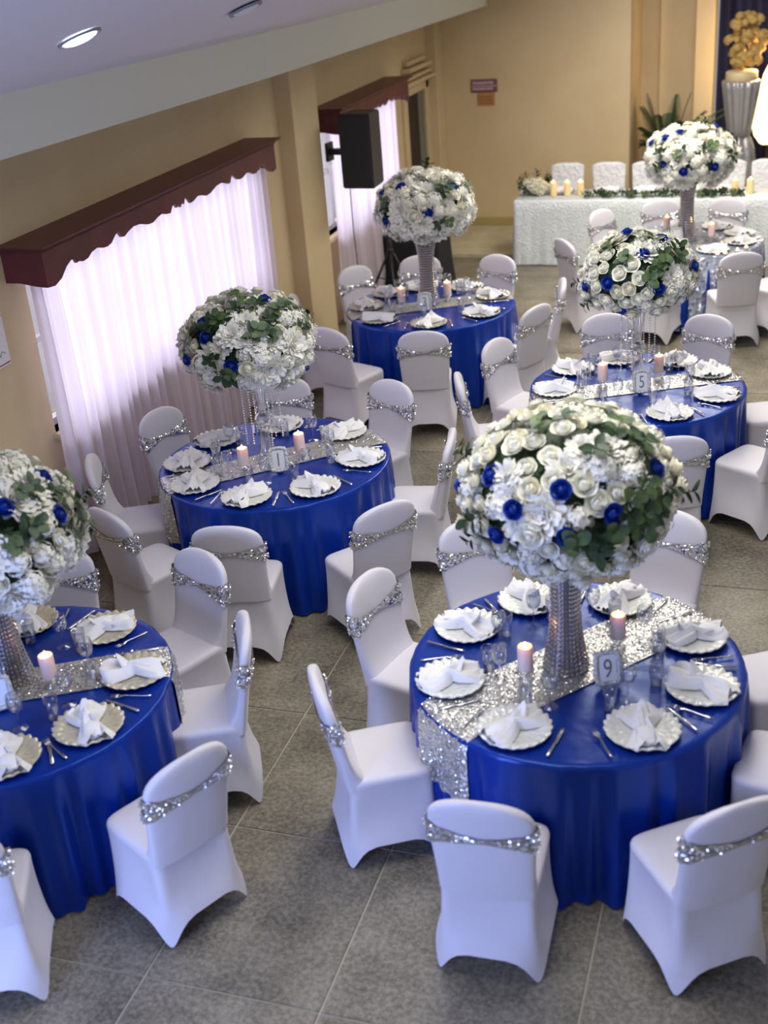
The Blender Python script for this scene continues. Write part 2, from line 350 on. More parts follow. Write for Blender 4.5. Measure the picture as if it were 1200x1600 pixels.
def valance(y0, y1, label):
    X1 = -4.36; L_ = y1-y0; zt = 2.27
    t = tag(obj('valance', None, loc=(WX, y0, zt)), label, 'valance', 'maroon scalloped wooden valances')
    half = [(0, .215), (.022, .225), (.045, .20), (.065, .145), (.082, .12), (.094, .125), (.098, .155), (.106, .15), (.118, .165), (.135, .16), (.15, .135), (.17, .125), (.19, .145),
            (.205, .15), (.22, .14), (.235, .105), (.248, .085), (.258, .135), (.268, .14), (.285, .12), (.305, .105), (.33, .11), (.36, .14), (.38, .145), (.40, .125), (.42, .115), (.44, .135), (.455, .14), (.465, .10), (.478, .085), (.484, .125), (.492, .105), (.5, .135)]
    prof = half + [(1-a, c) for a, c in half[::-1][1:]]
    V = []; F = []
    for x in (X1-WX-.022, X1-WX):
        for a, c in prof: V += [(x, a*L_, 0), (x, a*L_, -c)]
    n = len(prof)
    for k in range(n-1):
        a = 2*k; F.append((a, a+1, a+3, a+2)); a += 2*n; F.append((a, a+2, a+3, a+1)); F.append((2*k+1, 2*n+2*k+1, 2*n+2*k+3, 2*k+3))
    F += [(0, 2*n, 2*n+1, 1), (2*n-2, 2*n-1, 4*n-1, 4*n-2)]
    obj('scalloped_board', mesh('scalloped_board', V, F, m_maroon, False), t)
    for nm, ya in (('side_board', 0), ('side_board', L_-.022)):
        V = []; pr_ = [(0, .19), (.1, .19), (.16, .2), (.22, .21), (X1-WX-.022, .215)]
        for y in (ya, ya+.022):
            for x, c in pr_: V += [(x, y, 0), (x, y, -c)]
        n = len(pr_); F = []
        for k in range(n-1):
            a = 2*k; F += [(a, a+2, a+3, a+1), (2*n+a, 2*n+a+1, 2*n+a+3, 2*n+a+2), (a+1, a+3, 2*n+a+3, 2*n+a+1)]
        obj(nm, mesh(nm, V, F, m_maroon, False), t)
    b = B(); e = [(0, .0, 0), (.0, .06, .028), (.0, .09, .045)]
    xs = X1-WX
    R = []
    for z, o in ((0, .0), (.018, .015), (.035, .045), (.05, .055)):
        R.append([(0, -o, z), (xs+o, -o, z), (xs+o, L_+o, z), (0, L_+o, z)])
    b.rings(R); obj('cornice', b.me('cornice', m_maroon, False), t)
valance(6.33, 10.12, 'long maroon wooden valance with scalloped edge over the near curtain')
valance(11.88, 14.3, 'shorter maroon wooden valance over the far curtain, partly behind the black speaker')

# framed notice at the left edge
nb = tag(obj('wall_notice', B().bbox(WX, 5.75, 1.60, WX+.015, 6.19, 1.94, .004).me('notice_board', mat('notice_paper', srgb(222, 218, 222), .5), False)), 'white paper notice with red border lines on the cream wall at the left edge', 'notice')
obj('border_line', B().box(WX+.0155, 5.76, 1.915, WX+.017, 6.18, 1.922).box(WX+.0155, 5.76, 1.615, WX+.017, 6.18, 1.622).me('border_line', mat('red_ink', srgb(150, 40, 50), .6), False), nb)
b = B(); rnd = random.Random(4)
for k in range(3):
    z = 1.84-.05*k; b.box(WX+.0155, 5.84, z, WX+.0165, 6.08+.03*rnd.random(), z+.004)
pts = [(WX+.0165, 5.95+.02*i*.9, 1.69+.012*math.sin(i*2.1)+.01*math.sin(i*3.7)) for i in range(12)]
b.tube(pts, .0018, 5); obj('handwriting', b.me('handwriting', m_ink), nb)

# signs on the far wall
sg = tag(obj('wall_sign', B().bbox(-4.15, FY-.02, 1.83, -3.79, FY, 1.995, .005).me('wall_sign', mat('purple_sign', srgb(120, 78, 84), .5), False)), 'purple sign with pale lettering band high on the far wall', 'sign')
rnd = random.Random(8); b = B()
b.box(-4.14, FY-.024, 1.905, -3.80, FY-.0205, 1.915)
for row, (z, h) in enumerate(((1.935, .035), (1.862, .03))):
    x = -4.12
    while x < -3.85:
        w = rnd.uniform(.012, .03); b.box(x, FY-.023, z, x+w, FY-.0205, z+h*rnd.uniform(.7, 1)); x += w+.008
obj('lettering', b.me('lettering', mat('pale_lettering', srgb(205, 180, 190), .6), False), sg)
sg = tag(obj('wall_sign', B().bbox(-4.06, FY-.018, 1.66, -3.83, FY, 1.825, .004).me('wall_sign', mat('orange_sign', srgb(176, 128, 70), .5), False)), 'small orange paper sign below the purple sign on the far wall', 'sign')
b = B()
for z in (1.76, 1.72, 1.68):
    x = -4.04
    while x < -3.87:
        w = rnd.uniform(.012, .03); b.box(x, FY-.021, z, x+w, FY-.0185, z+.022); x += w+.008
obj('lettering', b.me('lettering', mat('brown_lettering', srgb(150, 92, 40), .6), False), sg)

# hanging loudspeaker with bracket and cable
sp = tag(obj('wall_speaker', None, loc=(-4.09, 11.70, 1.58)), 'black loudspeaker box mounted high beside the far curtain', 'speaker'); sp.rotation_euler = (0, 0, math.radians(-4))
b = B(); R = []
for z in (0, .02, .70, .72):
    k = .012 if z in (0, .72) else 0
    R.append([(-.17+k, -.16+k, z), (.17-k, -.16+k, z), (.14-k, .17-k, z), (-.14+k, .17-k, z)])
b.rings(R); obj('cabinet', b.me('cabinet', m_black, False), sp)
obj('grille', B().bbox(-.155, -.172, .03, .155, -.158, .69, .006).me('grille', mat('speaker_grille', (0.02, 0.02, 0.024, 1), .8), False), sp)
obj('bracket', B().box(-.38, .02, .30, -.14, .08, .36).box(-.40, -.02, .24, -.37, .12, .42).me('bracket', m_black, False), sp)
cb = [( -4.36, 11.98, 1.75), (-4.40, 12.1, 1.5), (-4.42, 12.15, 1.0), (-4.42, 12.2, .5), (-4.41, 12.22, .03)]
tag(obj('speaker_cable', B().tube(cb, .006, 6).me('speaker_cable', mat('grey_cable', srgb(96, 86, 92), .6))), 'thin dark cable hanging from the wall speaker down the curtain', 'cable')
# tripod stand
ts = tag(obj('tripod_stand', None, loc=(-4.22, 12.75, 0)), 'black tripod speaker stand folded out before the black box', 'stand')
obj('pole', B().tube([(0,0,.25), (0,0,.98)], .026, 12).me('pole', m_black), ts)
obj('pole_cap', B().lathe([(.02, .0), (.032, .01), (.034, .05), (.026, .075)], 12, (0,0,.93)).bbox(-.055, -.012, .94, -.02, .012, .965, .003).me('pole_cap', m_black), ts)
obj('collar', B().lathe([(.03, .0), (.036, .01), (.036, .06), (.03, .07)], 12, (0,0,.60)).me('collar', m_black), ts)
for k in range(3):
    a = 2*PI*k/3-1.2; c, s = math.cos(a), math.sin(a)
    obj('leg', B().tube([(c*.03, s*.03, .62), (c*.34, s*.34, .014)], .014, 8).tube([(0.02*c, .02*s, .3), (c*.2, s*.2, .33)], .007, 6).me('leg', m_black), ts)
# black draped box
bx = tag(obj('black_box', None, loc=(-4.22, 13.65, 0)), 'large black draped box standing behind the tripod stand', 'box')
b = B(); R = []
for z, e in ((0.0, .03), (.25, .01), (.52, 0), (.605, 0), (.62, -.015)):
    r = []
    for k in range(40):
        u = 2*PI*k/40; c, s = math.cos(u), math.sin(u)
        f_ = .012*math.sin(7*u)*max(0, (1-z/.55))
        r.append((math.copysign(abs(c)**.14, c)*(.39+e+f_), math.copysign(abs(s)**.14, s)*(.30+e+f_), z))
    R.append(r)
b.rings(R, False); obj('drape', b.me('drape', m_blackcloth), bx)
obj('lid', B().bbox(-.40, -.31, .62, .40, .31, .65, .008).me('lid', m_black, False), bx)

# ------------------------------------------------------------------ chairs
def sgnpow(c, e): return math.copysign(abs(c)**e, c)
def back_surf(z, u, off=0.0, top=.955):
    """point on the backrest for height z and angle u (0 = right side, 90 deg = front)"""
    zs = .79
    w = .198 + .014*max(0, min(1, (z-.5)/.3))
    q = max(0.0, (z-zs)/(top-zs)); w *= (max(0.0, 1-q**3.4)**.56 if q > 0 else 1)
    th = .030 * (max(0.0, 1-q**5)**.5 if q > 0 else 1)
    yc = -.195 - (z-.45)*.17
    c, s = math.cos(u), math.sin(u)
    x = sgnpow(c, .42)*(w+off); y = sgnpow(s, .55 if s > 0 else .6)*(th+off)
    bow = -.018*(1-(x/.21)**2)          # slight wrap of the back
    if s > 0: y += .085*math.exp(-max(0, z-.45)/.055)*max(0, s)**.5
    return (x, yc + y + bow, z)
def make_chair_cover():
    b = B(); n = 48
    R = []
    for t in [0, .04, .12, .25, .4, .55, .7, .82, .91, 1.0]:
        r = []
        for k in range(n):
            u = 2*PI*(k+.5)/n; c, s = math.cos(u), math.sin(u)
            m = math.cos(2*u)**2
            hx = .206 + .034*t**1.7; hy = .205 + .028*t**1.7
            e = 2/(7-2*t); pin = .022*math.sin(PI*min(1, t*1.05))*m
            x = sgnpow(c, e)*(hx-pin*abs(c)); y = sgnpow(s, e)*(hy-pin*abs(s)) - .025*(1 if s < 0 else .2)*t
            z = .455*(1-t) + t*(.125*m**.8 + .004)
            r.append((x, y-.015, z))
        R.append(r)
    top = []
    for i, (k_, z) in enumerate(((.985, .468), (.95, .477), (.85, .483), (.5, .488), (.12, .49))):
        top.append([(x*k_, (y+.015)*k_-.015, z) for x, y, _ in R[0]])
    b.rings(top[::-1] + R, True, False)
    R = []
    for z in [.42, .455, .475, .49, .51, .54, .58, .63, .68, .73, .78, .82, .86, .885, .905, .92, .933, .943, .950, .954]:
        R.append([back_surf(z, 2*PI*(k+.5)/n) for k in range(n)])
    b.rings(R, False, True)
    return b.me('chair_cover', m_spandex)
def make_sash(zc=.765):
    b = B(); n = 56
    for sgn in (1, -1):
        R = []
        for j in range(5):
            v = j/4-.5; r = []
            for k in range(n):
                u = 2*PI*k/n; c = math.cos(u)
                ca = sgnpow(c, .7)
                z = zc + sgn*.034*ca + v*2*(.010+.017*abs(ca)) + .004*math.sin(u*9+sgn)
                x, y, z = back_surf(z, u, .006+.004*(1-abs(v)*2)+(.004 if sgn > 0 else 0)); r.append((x, y, z))
            R.append(r)
        b.rings(R, False, False)
    return b.me('sequin_sash', m_sash)
CH = make_chair_cover(); SA = make_sash()
# near-field loose sequins on the sash, big enough to see
def disc_bits(b, p, nrm, r, n=6, rnd=random):
    nrm = (Vector(nrm) + Vector((rnd.uniform(-.5,.5), rnd.uniform(-.5,.5), rnd.uniform(-.5,.5)))).normalized()
    a = nrm.orthogonal().normalized(); c = nrm.cross(a)
    V = [Vector(p) + nrm*.001]; V[0] = Vector(p) - nrm*r*.25
    V += [Vector(p) + (a*math.cos(2*PI*k/n)+c*math.sin(2*PI*k/n))*r for k in range(n)]
    b.add(V, [(0, 1+k, 1+(k+1) % n) for k in range(n)])
def make_sash_sequins():
    b = B(); rnd = random.Random(2)
    for k in range(170):
        u = rnd.uniform(0, 2*PI); sgn = rnd.choice((1, -1)); c = math.cos(u); ca = sgnpow(c, .7)
        z = .765 + sgn*.034*ca + rnd.uniform(-.9, .9)*(.010+.017*abs(ca))
        p_ = back_surf(z, u, .014); q = back_surf(z, u, .04); nn = Vector(q)-Vector(p_)
        disc_bits(b, p_, nn, .0055, 6, rnd)
    return b.me('sash_sequins', m_disc, False)
SQ = make_sash_sequins()
def chair(pos, face, label, group, feet=True):
    t = tag(obj('banquet_chair', None, loc=(pos[0], pos[1], 0)), label, 'chair', group); t.rotation_euler = (0, 0, face)
    cv = obj('spandex_cover', CH, t); sa = obj('sequin_sash', SA, t); tag(obj('sequins', SQ, sa), kind='stuff')
    return t

# ------------------------------------------------------------------ table linen
TR = 0.765; TZ = 0.765
def make_cloth(seed, r0=TR, z0=TZ, hemf=None, nfold=17, amp=.052, name='tablecloth', m=m_blue):
    rnd = random.Random(seed); n = 288; b = B(); R = []
    phs = [rnd.uniform(0, 6.28) for _ in range(5)]
    def fold(u): return .42*math.sin(nfold*u+phs[0]+1.3*math.sin(3*u+phs[1])) + .33*math.sin((nfold*2+1)*u+phs[2]+1.1*math.sin(5*u)) + .2*math.sin(7*u+phs[3]) + .12*math.sin(53*u+phs[4])
    for rr in (.15, .4, .7, .9, .97): R.append([(r0*rr*math.cos(2*PI*k/n), r0*rr*math.sin(2*PI*k/n), z0+.0015*math.sin(k*.3)*rr) for k in range(n)])
    for t in (0.0, .012, .035, .08, .15, .25, .4, .55, .7, .85, 1.0):
        r = []
        for k in range(n):
            u = 2*PI*k/n; f_ = fold(u); hz = hemf(u) if hemf else .012
            z = z0 - .012*min(1, t/.035) - (z0-.012-hz)*max(0, t-.012)/.988
            s = t**.6
            rad = r0 + (.010*min(1, t/.012)**.5) + amp*s*(f_+.1)
            r.append((rad*math.cos(u), rad*math.sin(u), z if t > 0 else z0))
        R.append(r)
    b.rings(R, True, False); me_ = b.me(name, m); return me_, fold
CLOTHS = [make_cloth(s) for s in (1, 2)]
def make_table_top():
    return B().lathe([(.02, .725), (.74, .725), (.752, .735), (.752, .75), (.745, .76), (.02, .76)], 48).me('tabletop', mat('plywood', srgb(150, 118, 80), .6), False)
TTOP = make_table_top(); TLEG = B().tube([(0,0,.004), (0,0,.728)], .016, 8).tube([(0,-.2,.35), (0,0,.35)], .01, 6).me('table_leg', m_chrome)

def make_runner(w, fold, ang, sequins=0, drop=.36, seed=1):
    """strip across the table following the top and the first stretch of the drape"""
    rnd = random.Random(seed); b = B(); s_ = B(); hw = w/2; xs = []
    top = [(-TR+.004 + (2*TR-.008)*i/40) for i in range(41)]
    rows = []
    nx = 12
    def rim_r(u, t):
        s = t**.6 if t > 0 else 0; return TR + .010*min(1, t/.012)**.5 + .052*s*(fold(u)+.1) + .010
    H = TZ-.012
    for side in (-1, 1):
        pass
    path = []
    for i in range(11, 0, -1): path.append(('d', -1, i/11*drop/H))
    for i in range(41): path.append(('t', 0, -1+2*i/40))
    for i in range(1, 12): path.append(('d', 1, i/11*drop/H))
    ca, sa = math.cos(ang), math.sin(ang)
    for kind, side, v in path:
        r = []
        for j in range(nx+1):
            y = -hw + w*j/nx
            if kind == 't':
                xm = math.sqrt(max(0, (TR+.004)**2-y*y)); x = v*xm; z = TZ+.006 - (.006 if abs(v) > .995 else 0)
            else:
                a0 = math.asin(y/TR); lu = a0 if side > 0 else PI-a0
                rad = rim_r(lu+ang, v+.012); x = rad*math.cos(lu); y2 = rad*math.sin(lu); z = TZ-.012-v*(H-.012); r.append((x, y2, z)); continue
            r.append((x, y, z))
        rows.append(r)
    V = [Vector(p_) for r in rows for p_ in r]
    V = [Vector((v.x*ca-v.y*sa, v.x*sa+v.y*ca, v.z)) for v in V]; m1 = nx+1
    F = [(i*m1+j, i*m1+j+1, (i+1)*m1+j+1, (i+1)*m1+j) for i in range(len(rows)-1) for j in range(nx)]
    me_ = mesh('table_runner', V, F, m_runner)
    sq = None
    if sequins:
        fl = [f for f in F]
        wts = [(V[f[1]]-V[f[0]]).cross(V[f[3]]-V[f[0]]).length for f in fl]
        for f in rnd.choices(fl, wts, k=sequins):
            a, c = rnd.random(), rnd.random()
            p_ = V[f[0]].lerp(V[f[1]], a).lerp(V[f[3]].lerp(V[f[2]], a), c); nn = (V[f[1]]-V[f[0]]).cross(V[f[3]]-V[f[0]]).normalized()
            if nn.z < -.1 or (abs(nn.z) < .5 and nn.dot(p_) < 0): nn = -nn
            disc_bits(s_, p_+nn*.004, nn, rnd.uniform(.0045, .0062), 6, rnd)
        sq = s_.me('runner_sequins', m_disc, False)
    return me_, sq

# ------------------------------------------------------------------ tableware
def scallop_lathe(prof, n=120, lobes=22, amp=.009, r0=.12):
    b = B(); R = []
    for r, z in prof:
        R.append([((r + (amp*abs(math.cos(lobes/2*2*PI*k/n)) if r > r0 else 0))*math.cos(2*PI*k/n), (r + (amp*abs(math.cos(lobes/2*2*PI*k/n)) if r > r0 else 0))*math.sin(2*PI*k/n), z + (.006*math.cos(lobes*2*PI*k/n)*max(0, (r-.10)/.06))) for k in range(n)])
    return b.rings(R, True, True)
def charger_mesh(m):
    return scallop_lathe([(.02, .002), (.09, .001), (.13, .008), (.153, .013), (.157, .017), (.152, .021), (.135, .018), (.112, .012), (.104, .0075), (.02, .006)]).me('charger_plate', m)
PLATES = {'pearl': charger_mesh(m_pearl), 'champ': charger_mesh(m_champ), 'silv': charger_mesh(m_silv)}
def napkin_mesh(seed, flat=False):
    """folded napkin pinched in the middle, two spread lobes and one standing tip"""
    rnd = random.Random(seed); b = B(); ns, nv = 22, 14
    ph = [rnd.uniform(0, 6.28) for _ in range(4)]; bend = rnd.uniform(-.5, .5)
    for layer in (0, 1):
        V = []
        for i in range(ns+1):
            s = i/ns*2-1
            wid = (.030 + .062*min(1, abs(s)*1.35)**.8)*(1 - .35*max(0, abs(s)-.8)/.2) * (1 if s > 0 else .85)
            for j in range(nv+1):
                v = j/nv*2-1
                x = s*.135 + .012*math.sin(v*3+ph[0]); y = v*wid + .03*bend*s*s
                fz = .011*math.sin(v*7*(1-.3*abs(s))+ph[1]+s*2) + .008*math.sin(v*13+ph[2])
                hh = .030 + .020*(1-abs(s))**2 + (.0 if flat else .010*math.sin(s*4+ph[3]))
                z = .016 + (hh + fz)*math.sqrt(max(0, 1-abs(v)**2.6)) * (1 if layer else 0) + (0 if layer else .002)
                V.append((x, y, max(z, .014)))
        F = [(i*(nv+1)+j, (i+1)*(nv+1)+j, (i+1)*(nv+1)+j+1, i*(nv+1)+j+1) for i in range(ns) for j in range(nv)]
        if not layer: F = [f[::-1] for f in F]
        b.add(V, F)
    if not flat:
        # the standing tip: a rolled cone of cloth
        R = []; la = rnd.uniform(-.5, .5)
        for i in range(9):
            t = i/8; w = .034*(1-t)**.7+.005; R.append([(.02+t*.045+w*.55*math.cos(u), la*t*.05+w*math.sin(u)*(1+.15*math.sin(3*u)), .035+t*.062+.006*math.cos(u)) for u in [2*PI*k/12 for k in range(12)]])
        b.rings(R, True, True)
        R = []
        for i in range(7):
            t = i/6; w = .040*(1-.3*t); R.append([(-.03-t*.09+.2*w*math.cos(u), .03*la+w*math.sin(u), .028+.022*math.sin(PI*(t*.8+.1))+w*.35*math.cos(u)) for u in [2*PI*k/12 for k in range(12)]])
        b.rings(R, True, True)
    return b.me('napkin', m_napkin)
NAPS = [napkin_mesh(s) for s in (1, 2, 3, 4)]; NAPF = [napkin_mesh(s, True) for s in (7, 8)]
GOBLET = B().lathe([(.036, 0), (.034, .003), (.008, .008), (.0045, .02), (.0045, .085), (.012, .092), (.030, .108), (.037, .135), (.036, .165), (.032, .185), (.0305, .185), (.034, .165), (.035, .135), (.028, .111), (.006, .098)], 24, close=False).me('wine_glass', m_glass)
TUMBLER = B().lathe([(.024, 0), (.027, .002), (.030, .06), (.034, .12), (.0325, .12), (.0285, .06), (.025, .010), (.002, .008)], 24, close=False).lathe([(.001, .0), (.026, .0), (.027, .008), (.001, .009)], 20, close=False).me('tumbler', m_glass)
def knife_mesh():
    b = B(); R = []
    for x, w, h in ((-.10, .004, .002), (-.095, .008, .004), (-.02, .006, .0035), (-.01, .005, .003), (0, .009, .0012), (.09, .009, .001), (.108, .003, .001)):
        R.append([(x, -w, .0015), (x, w, .0015), (x, w, .0015+h), (x, -w, .0015+h)])
    return b.rings(R).me('knife', m_chrome)
def fork_mesh():
    b = B(); R = []
    for x, w, h, z in ((-.10, .005, .002, 0), (-.08, .0065, .0025, 0), (0, .003, .003, .003), (.03, .004, .002, .006), (.045, .011, .002, .003), (.055, .012, .0018, .002)):
        R.append([(x, -w, .001+z), (x, w, .001+z), (x, w, .001+z+h), (x, -w, .001+z+h)])
    b.rings(R)
    for k in range(4):
        y = -.0105+.007*k; b.add(*[[(.055, y-.0018, .003), (.055, y+.0018, .003), (.095, y+.001, .006), (.095, y-.001, .006), (.055, y-.0018, .0045), (.055, y+.0018, .0045), (.095, y+.001, .0072), (.095, y-.001, .0072)], [(0,3,2,1), (4,5,6,7), (0,1,5,4), (1,2,6,5), (2,3,7,6), (3,0,4,7)]])
    return b.me('fork', m_chrome)
KNIFE = knife_mesh(); FORK = fork_mesh()
CANDLE = B().lathe([(.036, 0), (.036, .118), (.034, .122), (.028, .121), (.024, .112), (.002, .108)], 28, close=False).me('wax', m_wax)
CANDLEI = B().lathe([(.036, 0), (.036, .138), (.034, .142), (.028, .141), (.024, .132), (.002, .128)], 24, close=False).me('ivory_wax', m_waxy)
FLAME = B().lathe([(.001, 0), (.007, .006), (.009, .013), (.006, .024), (.0008, .036)], 10, close=False).me('flame', m_flame)
HOLDER = B().lathe([(.034, 0), (.036, .004), (.024, .012), (.022, .03), (.030, .045), (.041, .05), (.042, .055), (.03, .056), (.002, .056)], 24, close=False).me('holder', m_crystal)
def candle(x, y, z, label, group='pillar candles on the guest tables', ivory=False, scale=1.0, holder=True):
    t = tag(obj('pillar_candle', None, loc=(x, y, z)), label, 'candle', group); t.scale = (scale,)*3
    h = .0565 if holder else 0.001
    if holder: obj('candle_holder', HOLDER, t)
    top = .128 if ivory else .108
    w = obj('wax_body', CANDLEI if ivory else CANDLE, t, loc=(0, 0, h)); obj('flame', FLAME, t, loc=(0, 0, h+top))
    l = D.lights.new('candle_glow', 'POINT'); l.energy = .22 if not ivory else .35; l.color = (1, .55, .2); l.shadow_soft_size = .008
    lo = D.objects.new('candle_glow', l); COL.objects.link(lo); lo.parent = t; lo.location = (0, 0, h+top+.03)

def number_card(x, y, rz, txt, label, bright=False):
    t = tag(obj('table_number_frame', None, loc=(x, y, TZ+.006), rot=(0, 0, rz)), label, 'frame', 'framed table numbers')
    tilt = Matrix.Rotation(math.radians(-14), 4, 'X')
    def fr(o): o.matrix_basis = Matrix.Translation((0, 0, .004)) @ tilt; return o
    b = B(); w, h = .062, .165; n = 64
    def oval(k, off):
        u = 2*PI*k/n; c, s = math.cos(u), math.sin(u)
        wob = .0025*math.cos(12*u)
        return (sgnpow(c, .35)*(w+off+wob), sgnpow(s, .35)*(h/2+off+wob)+h/2+.004)
    R = []
    for off, y_ in ((0, .010), (.002, .0), (-.006, -.008), (-.018, -.004), (-.020, .004)):
        R.append([(oval(k, off)[0], y_, oval(k, off)[1]) for k in range(n)])
    b.rings(R, False, False); fr(obj('frame_border', b.me('frame_border', m_frame), t))
    fr(obj('card', B().box(-w+.012, .0, .014, w-.012, .006, h-.006).me('card', m_cardw if bright else m_card, False), t))
    fr(obj('frame_stand', B().add([(-.015, .01, .13), (.015, .01, .13), (.02, .075, -.012), (-.02, .075, -.012), (-.015, .014, .13), (.015, .014, .13), (.02, .08, -.012), (-.02, .08, -.012)], [(0,1,2,3), (7,6,5,4), (0,4,5,1), (1,5,6,2), (2,6,7,3), (3,7,4,0)]).me('frame_stand', m_blackcloth, False), t))
    b = B()   # thin ruled border on the card
    for a, c, d_, e in ((-.043, .022, .043, .024), (-.043, .150, .043, .152), (-.043, .022, -.041, .152), (.041, .022, .043, .152)): b.box(a, -.0012, c, d_, -.0002, e)
    fr(obj('card_border', b.me('card_border', m_ink, False), t))
    if txt:
        cu = D.curves.new('digit', 'FONT'); cu.body = txt; cu.size = .125; cu.align_x = 'CENTER'; cu.extrude = .0006
        o = D.objects.new('digit_src', cu); COL.objects.link(o); dg = bpy.context.evaluated_depsgraph_get()
        me_ = D.meshes.new_from_object(o.evaluated_get(dg)); D.objects.remove(o); me_.materials.clear(); me_.materials.append(m_ink)
        q = obj('digit', me_, t); q.matrix_basis = Matrix.Translation((0, 0, .004)) @ tilt @ Matrix.Translation((0, -.001, .043)) @ Matrix.Rotation(PI/2, 4, 'X') @ Matrix.Diagonal((.72, 1, 1, 1))
    return t

# ------------------------------------------------------------------ flowers
def petal(b, base, ax_, up, L_, Wd, curl, cup):
    """curved petal: base point, outward axis, up axis"""
    side = ax_.cross(up).normalized(); n = len(b.V); rows = 4; cols = 3
    for i in range(rows+1):
        t = i/rows; w = Wd*math.sin(PI*(.2+.58*t))
        for j in range(cols+1):
            v = j/cols*2-1
            p_ = base + up*(L_*t*(1-.15*abs(v))) + ax_*(curl*t*t + L_*.25*t) + side*(w*v) - ax_*(cup*v*v*(1-.3*t))
            b.V.append(p_)
    for i in range(rows):
        for j in range(cols): a = n+i*(cols+1)+j; b.F.append((a, a+1, a+cols+2, a+cols+1))
def rose_mesh(name, m, seed, R=.05, opn=1.0):
    """nested cups of overlapping petals, the outer ones rolled open"""
    rnd = random.Random(seed); b = B(); s = R/.05
    for n, r, zt, dl, flare, ph in [(2, .009, .030, 1.5, -.15, 0), (3, .017, .029, 1.25, -.10, .5), (3, .026, .026, 1.2, .0, 1.4), (4, .035, .019, 1.05, .12, .2), (5, .043, .008, .92, .30, .9)]:
        for k in range(n):
            a = 2*PI*k/n+ph+rnd.uniform(-.12, .12); r_ = r*rnd.uniform(.95, 1.06); z1 = zt*rnd.uniform(.92, 1.06); n0 = len(b.V); rows, cols = 4, 6
            for i_ in range(rows+1):
                t = i_/rows
                for j_ in range(cols+1):
                    v = j_/cols*2-1; tt = t*(1-.22*v*v)
                    rad = r_*(.35+.65*math.sin(min(1, tt*1.35)*PI/2)) + r_*flare*max(0, tt-.6)*2.2 + .0022*v
                    z = -.026 + (z1+.026)*tt - (.006*max(0, tt-.85)*6 if flare > .1 else 0)
                    b.V.append(Vector((rad*math.cos(a+v*dl*.8), rad*math.sin(a+v*dl*.8), z))*s)
            for i_ in range(rows):
                for j_ in range(cols): q = n0+i_*(cols+1)+j_; b.F.append((q, q+1, q+cols+2, q+cols+1))
    b.lathe([(.001, -.03*s), (.02*s, -.026*s), (.03*s, -.01*s), (.028*s, .004*s), (.015*s, .016*s), (.006*s, .024*s), (.001, .025*s)], 8, close=False)
    return b.me(name, m)
def hydrangea_mesh(name, m, seed, R=.075, nf=46):
    rnd = random.Random(seed); b = B()
    for k in range(nf):
        z = 1-(k+.5)/nf*1.35; a = k*2.39996+rnd.uniform(-.2, .2); q = math.sqrt(max(0, 1-z*z)); nrm = Vector((q*math.cos(a), q*math.sin(a), z))
        c = nrm*R*rnd.uniform(.82, 1.05); t1 = nrm.orthogonal().normalized(); t2 = nrm.cross(t1); ro = rnd.uniform(0, 6.28)
        s = R*rnd.uniform(.20, .27)
        for q_ in range(4):
            an = ro+q_*PI/2; d = t1*math.cos(an)+t2*math.sin(an); e = nrm.cross(d)
            V = [c, c+d*s*.55+e*s*.42+nrm*s*.18, c+d*s*1.15+nrm*s*.05, c+d*s*.55-e*s*.42+nrm*s*.18]
            b.add(V, [(0,1,2,3)])
    b.lathe([(.001, -.5*R), (.6*R, -.35*R), (.78*R, 0), (.6*R, .5*R), (.25*R, .75*R), (.001, .8*R)], 10, close=False)
    return b.me(name, m, False)
def peony_mesh(name, m, seed, R=.06):
    rnd = random.Random(seed); b = B(); Z = Vector((0,0,1))
    for layer in range(6):
        n = 4+layer*2
        for k in range(n):
            a = 2*PI*k/n+layer*.5+rnd.uniform(-.2, .2); d = Vector((math.cos(a), math.sin(a), 0)); el = 1-layer*.17
            upv = (Z*el + d*(1-el)).normalized()
            petal(b, d*R*.06*layer - Z*R*.1, d, upv, R*(.75+.06*layer)*rnd.uniform(.85, 1.1), R*.28, R*.12*rnd.uniform(-.5, 1.2), R*rnd.uniform(-.12, .16))
    b.lathe([(.001, -.3*R), (.4*R, -.15*R), (.5*R, .1*R), (.001, .4*R)], 8, close=False)
    return b.me(name, m)
def leafy_mesh(name, m, seed, L_=.11, n=7, round_=True):
    """sprig: curved stem with paired leaves"""
    rnd = random.Random(seed); b = B(); st = [Vector((0, .02*math.sin(t*2), L_*t)) for t in [i/6 for i in range(7)]]
    b.tube(st, .0018, 5)
    for k in range(n):
        t = .25+.75*k/(n-1); p_ = Vector((0, .02*math.sin(t*2), L_*t)); a = k*2.2+rnd.uniform(-.4, .4)
        d = Vector((math.cos(a), math.sin(a), .45 if round_ else .7)).normalized(); s = d.cross(Vector((0,0,1))).normalized(); nn = s.cross(d)
        ll = (.052 if round_ else .064)*rnd.uniform(.8, 1.2); ww = (.027 if round_ else .020)*rnd.uniform(.9, 1.2)
        V = []
        for i in range(5):
            q = i/4; w = ww*math.sin(PI*(.08+.84*q))**(.7 if round_ else 1)
            c = p_+d*ll*(q+.12) - nn*.010*q*q*3*ll/.04*.4
            V += [c-s*w+nn*.004, c, c+s*w+nn*.004]
        b.add(V, [(3*i+j, 3*i+j+1, 3*i+j+4, 3*i+j+3) for i in range(4) for j in range(2)])
    return b.me(name, m)
def babys_breath(seed):
    rnd = random.Random(seed); b = B()
    for k in range(26):
        d = Vector((rnd.uniform(-.6,.6), rnd.uniform(-.6,.6), 1)).normalized()*rnd.uniform(.05, .095)
        b.tube([(0,0,0), d], .0008, 3)
        b.lathe([(.001, -.004), (.0045, 0), (.003, .004), (.001, .0045)], 6, d, close=False)
    return b.me('gypsophila', m_white_cool)
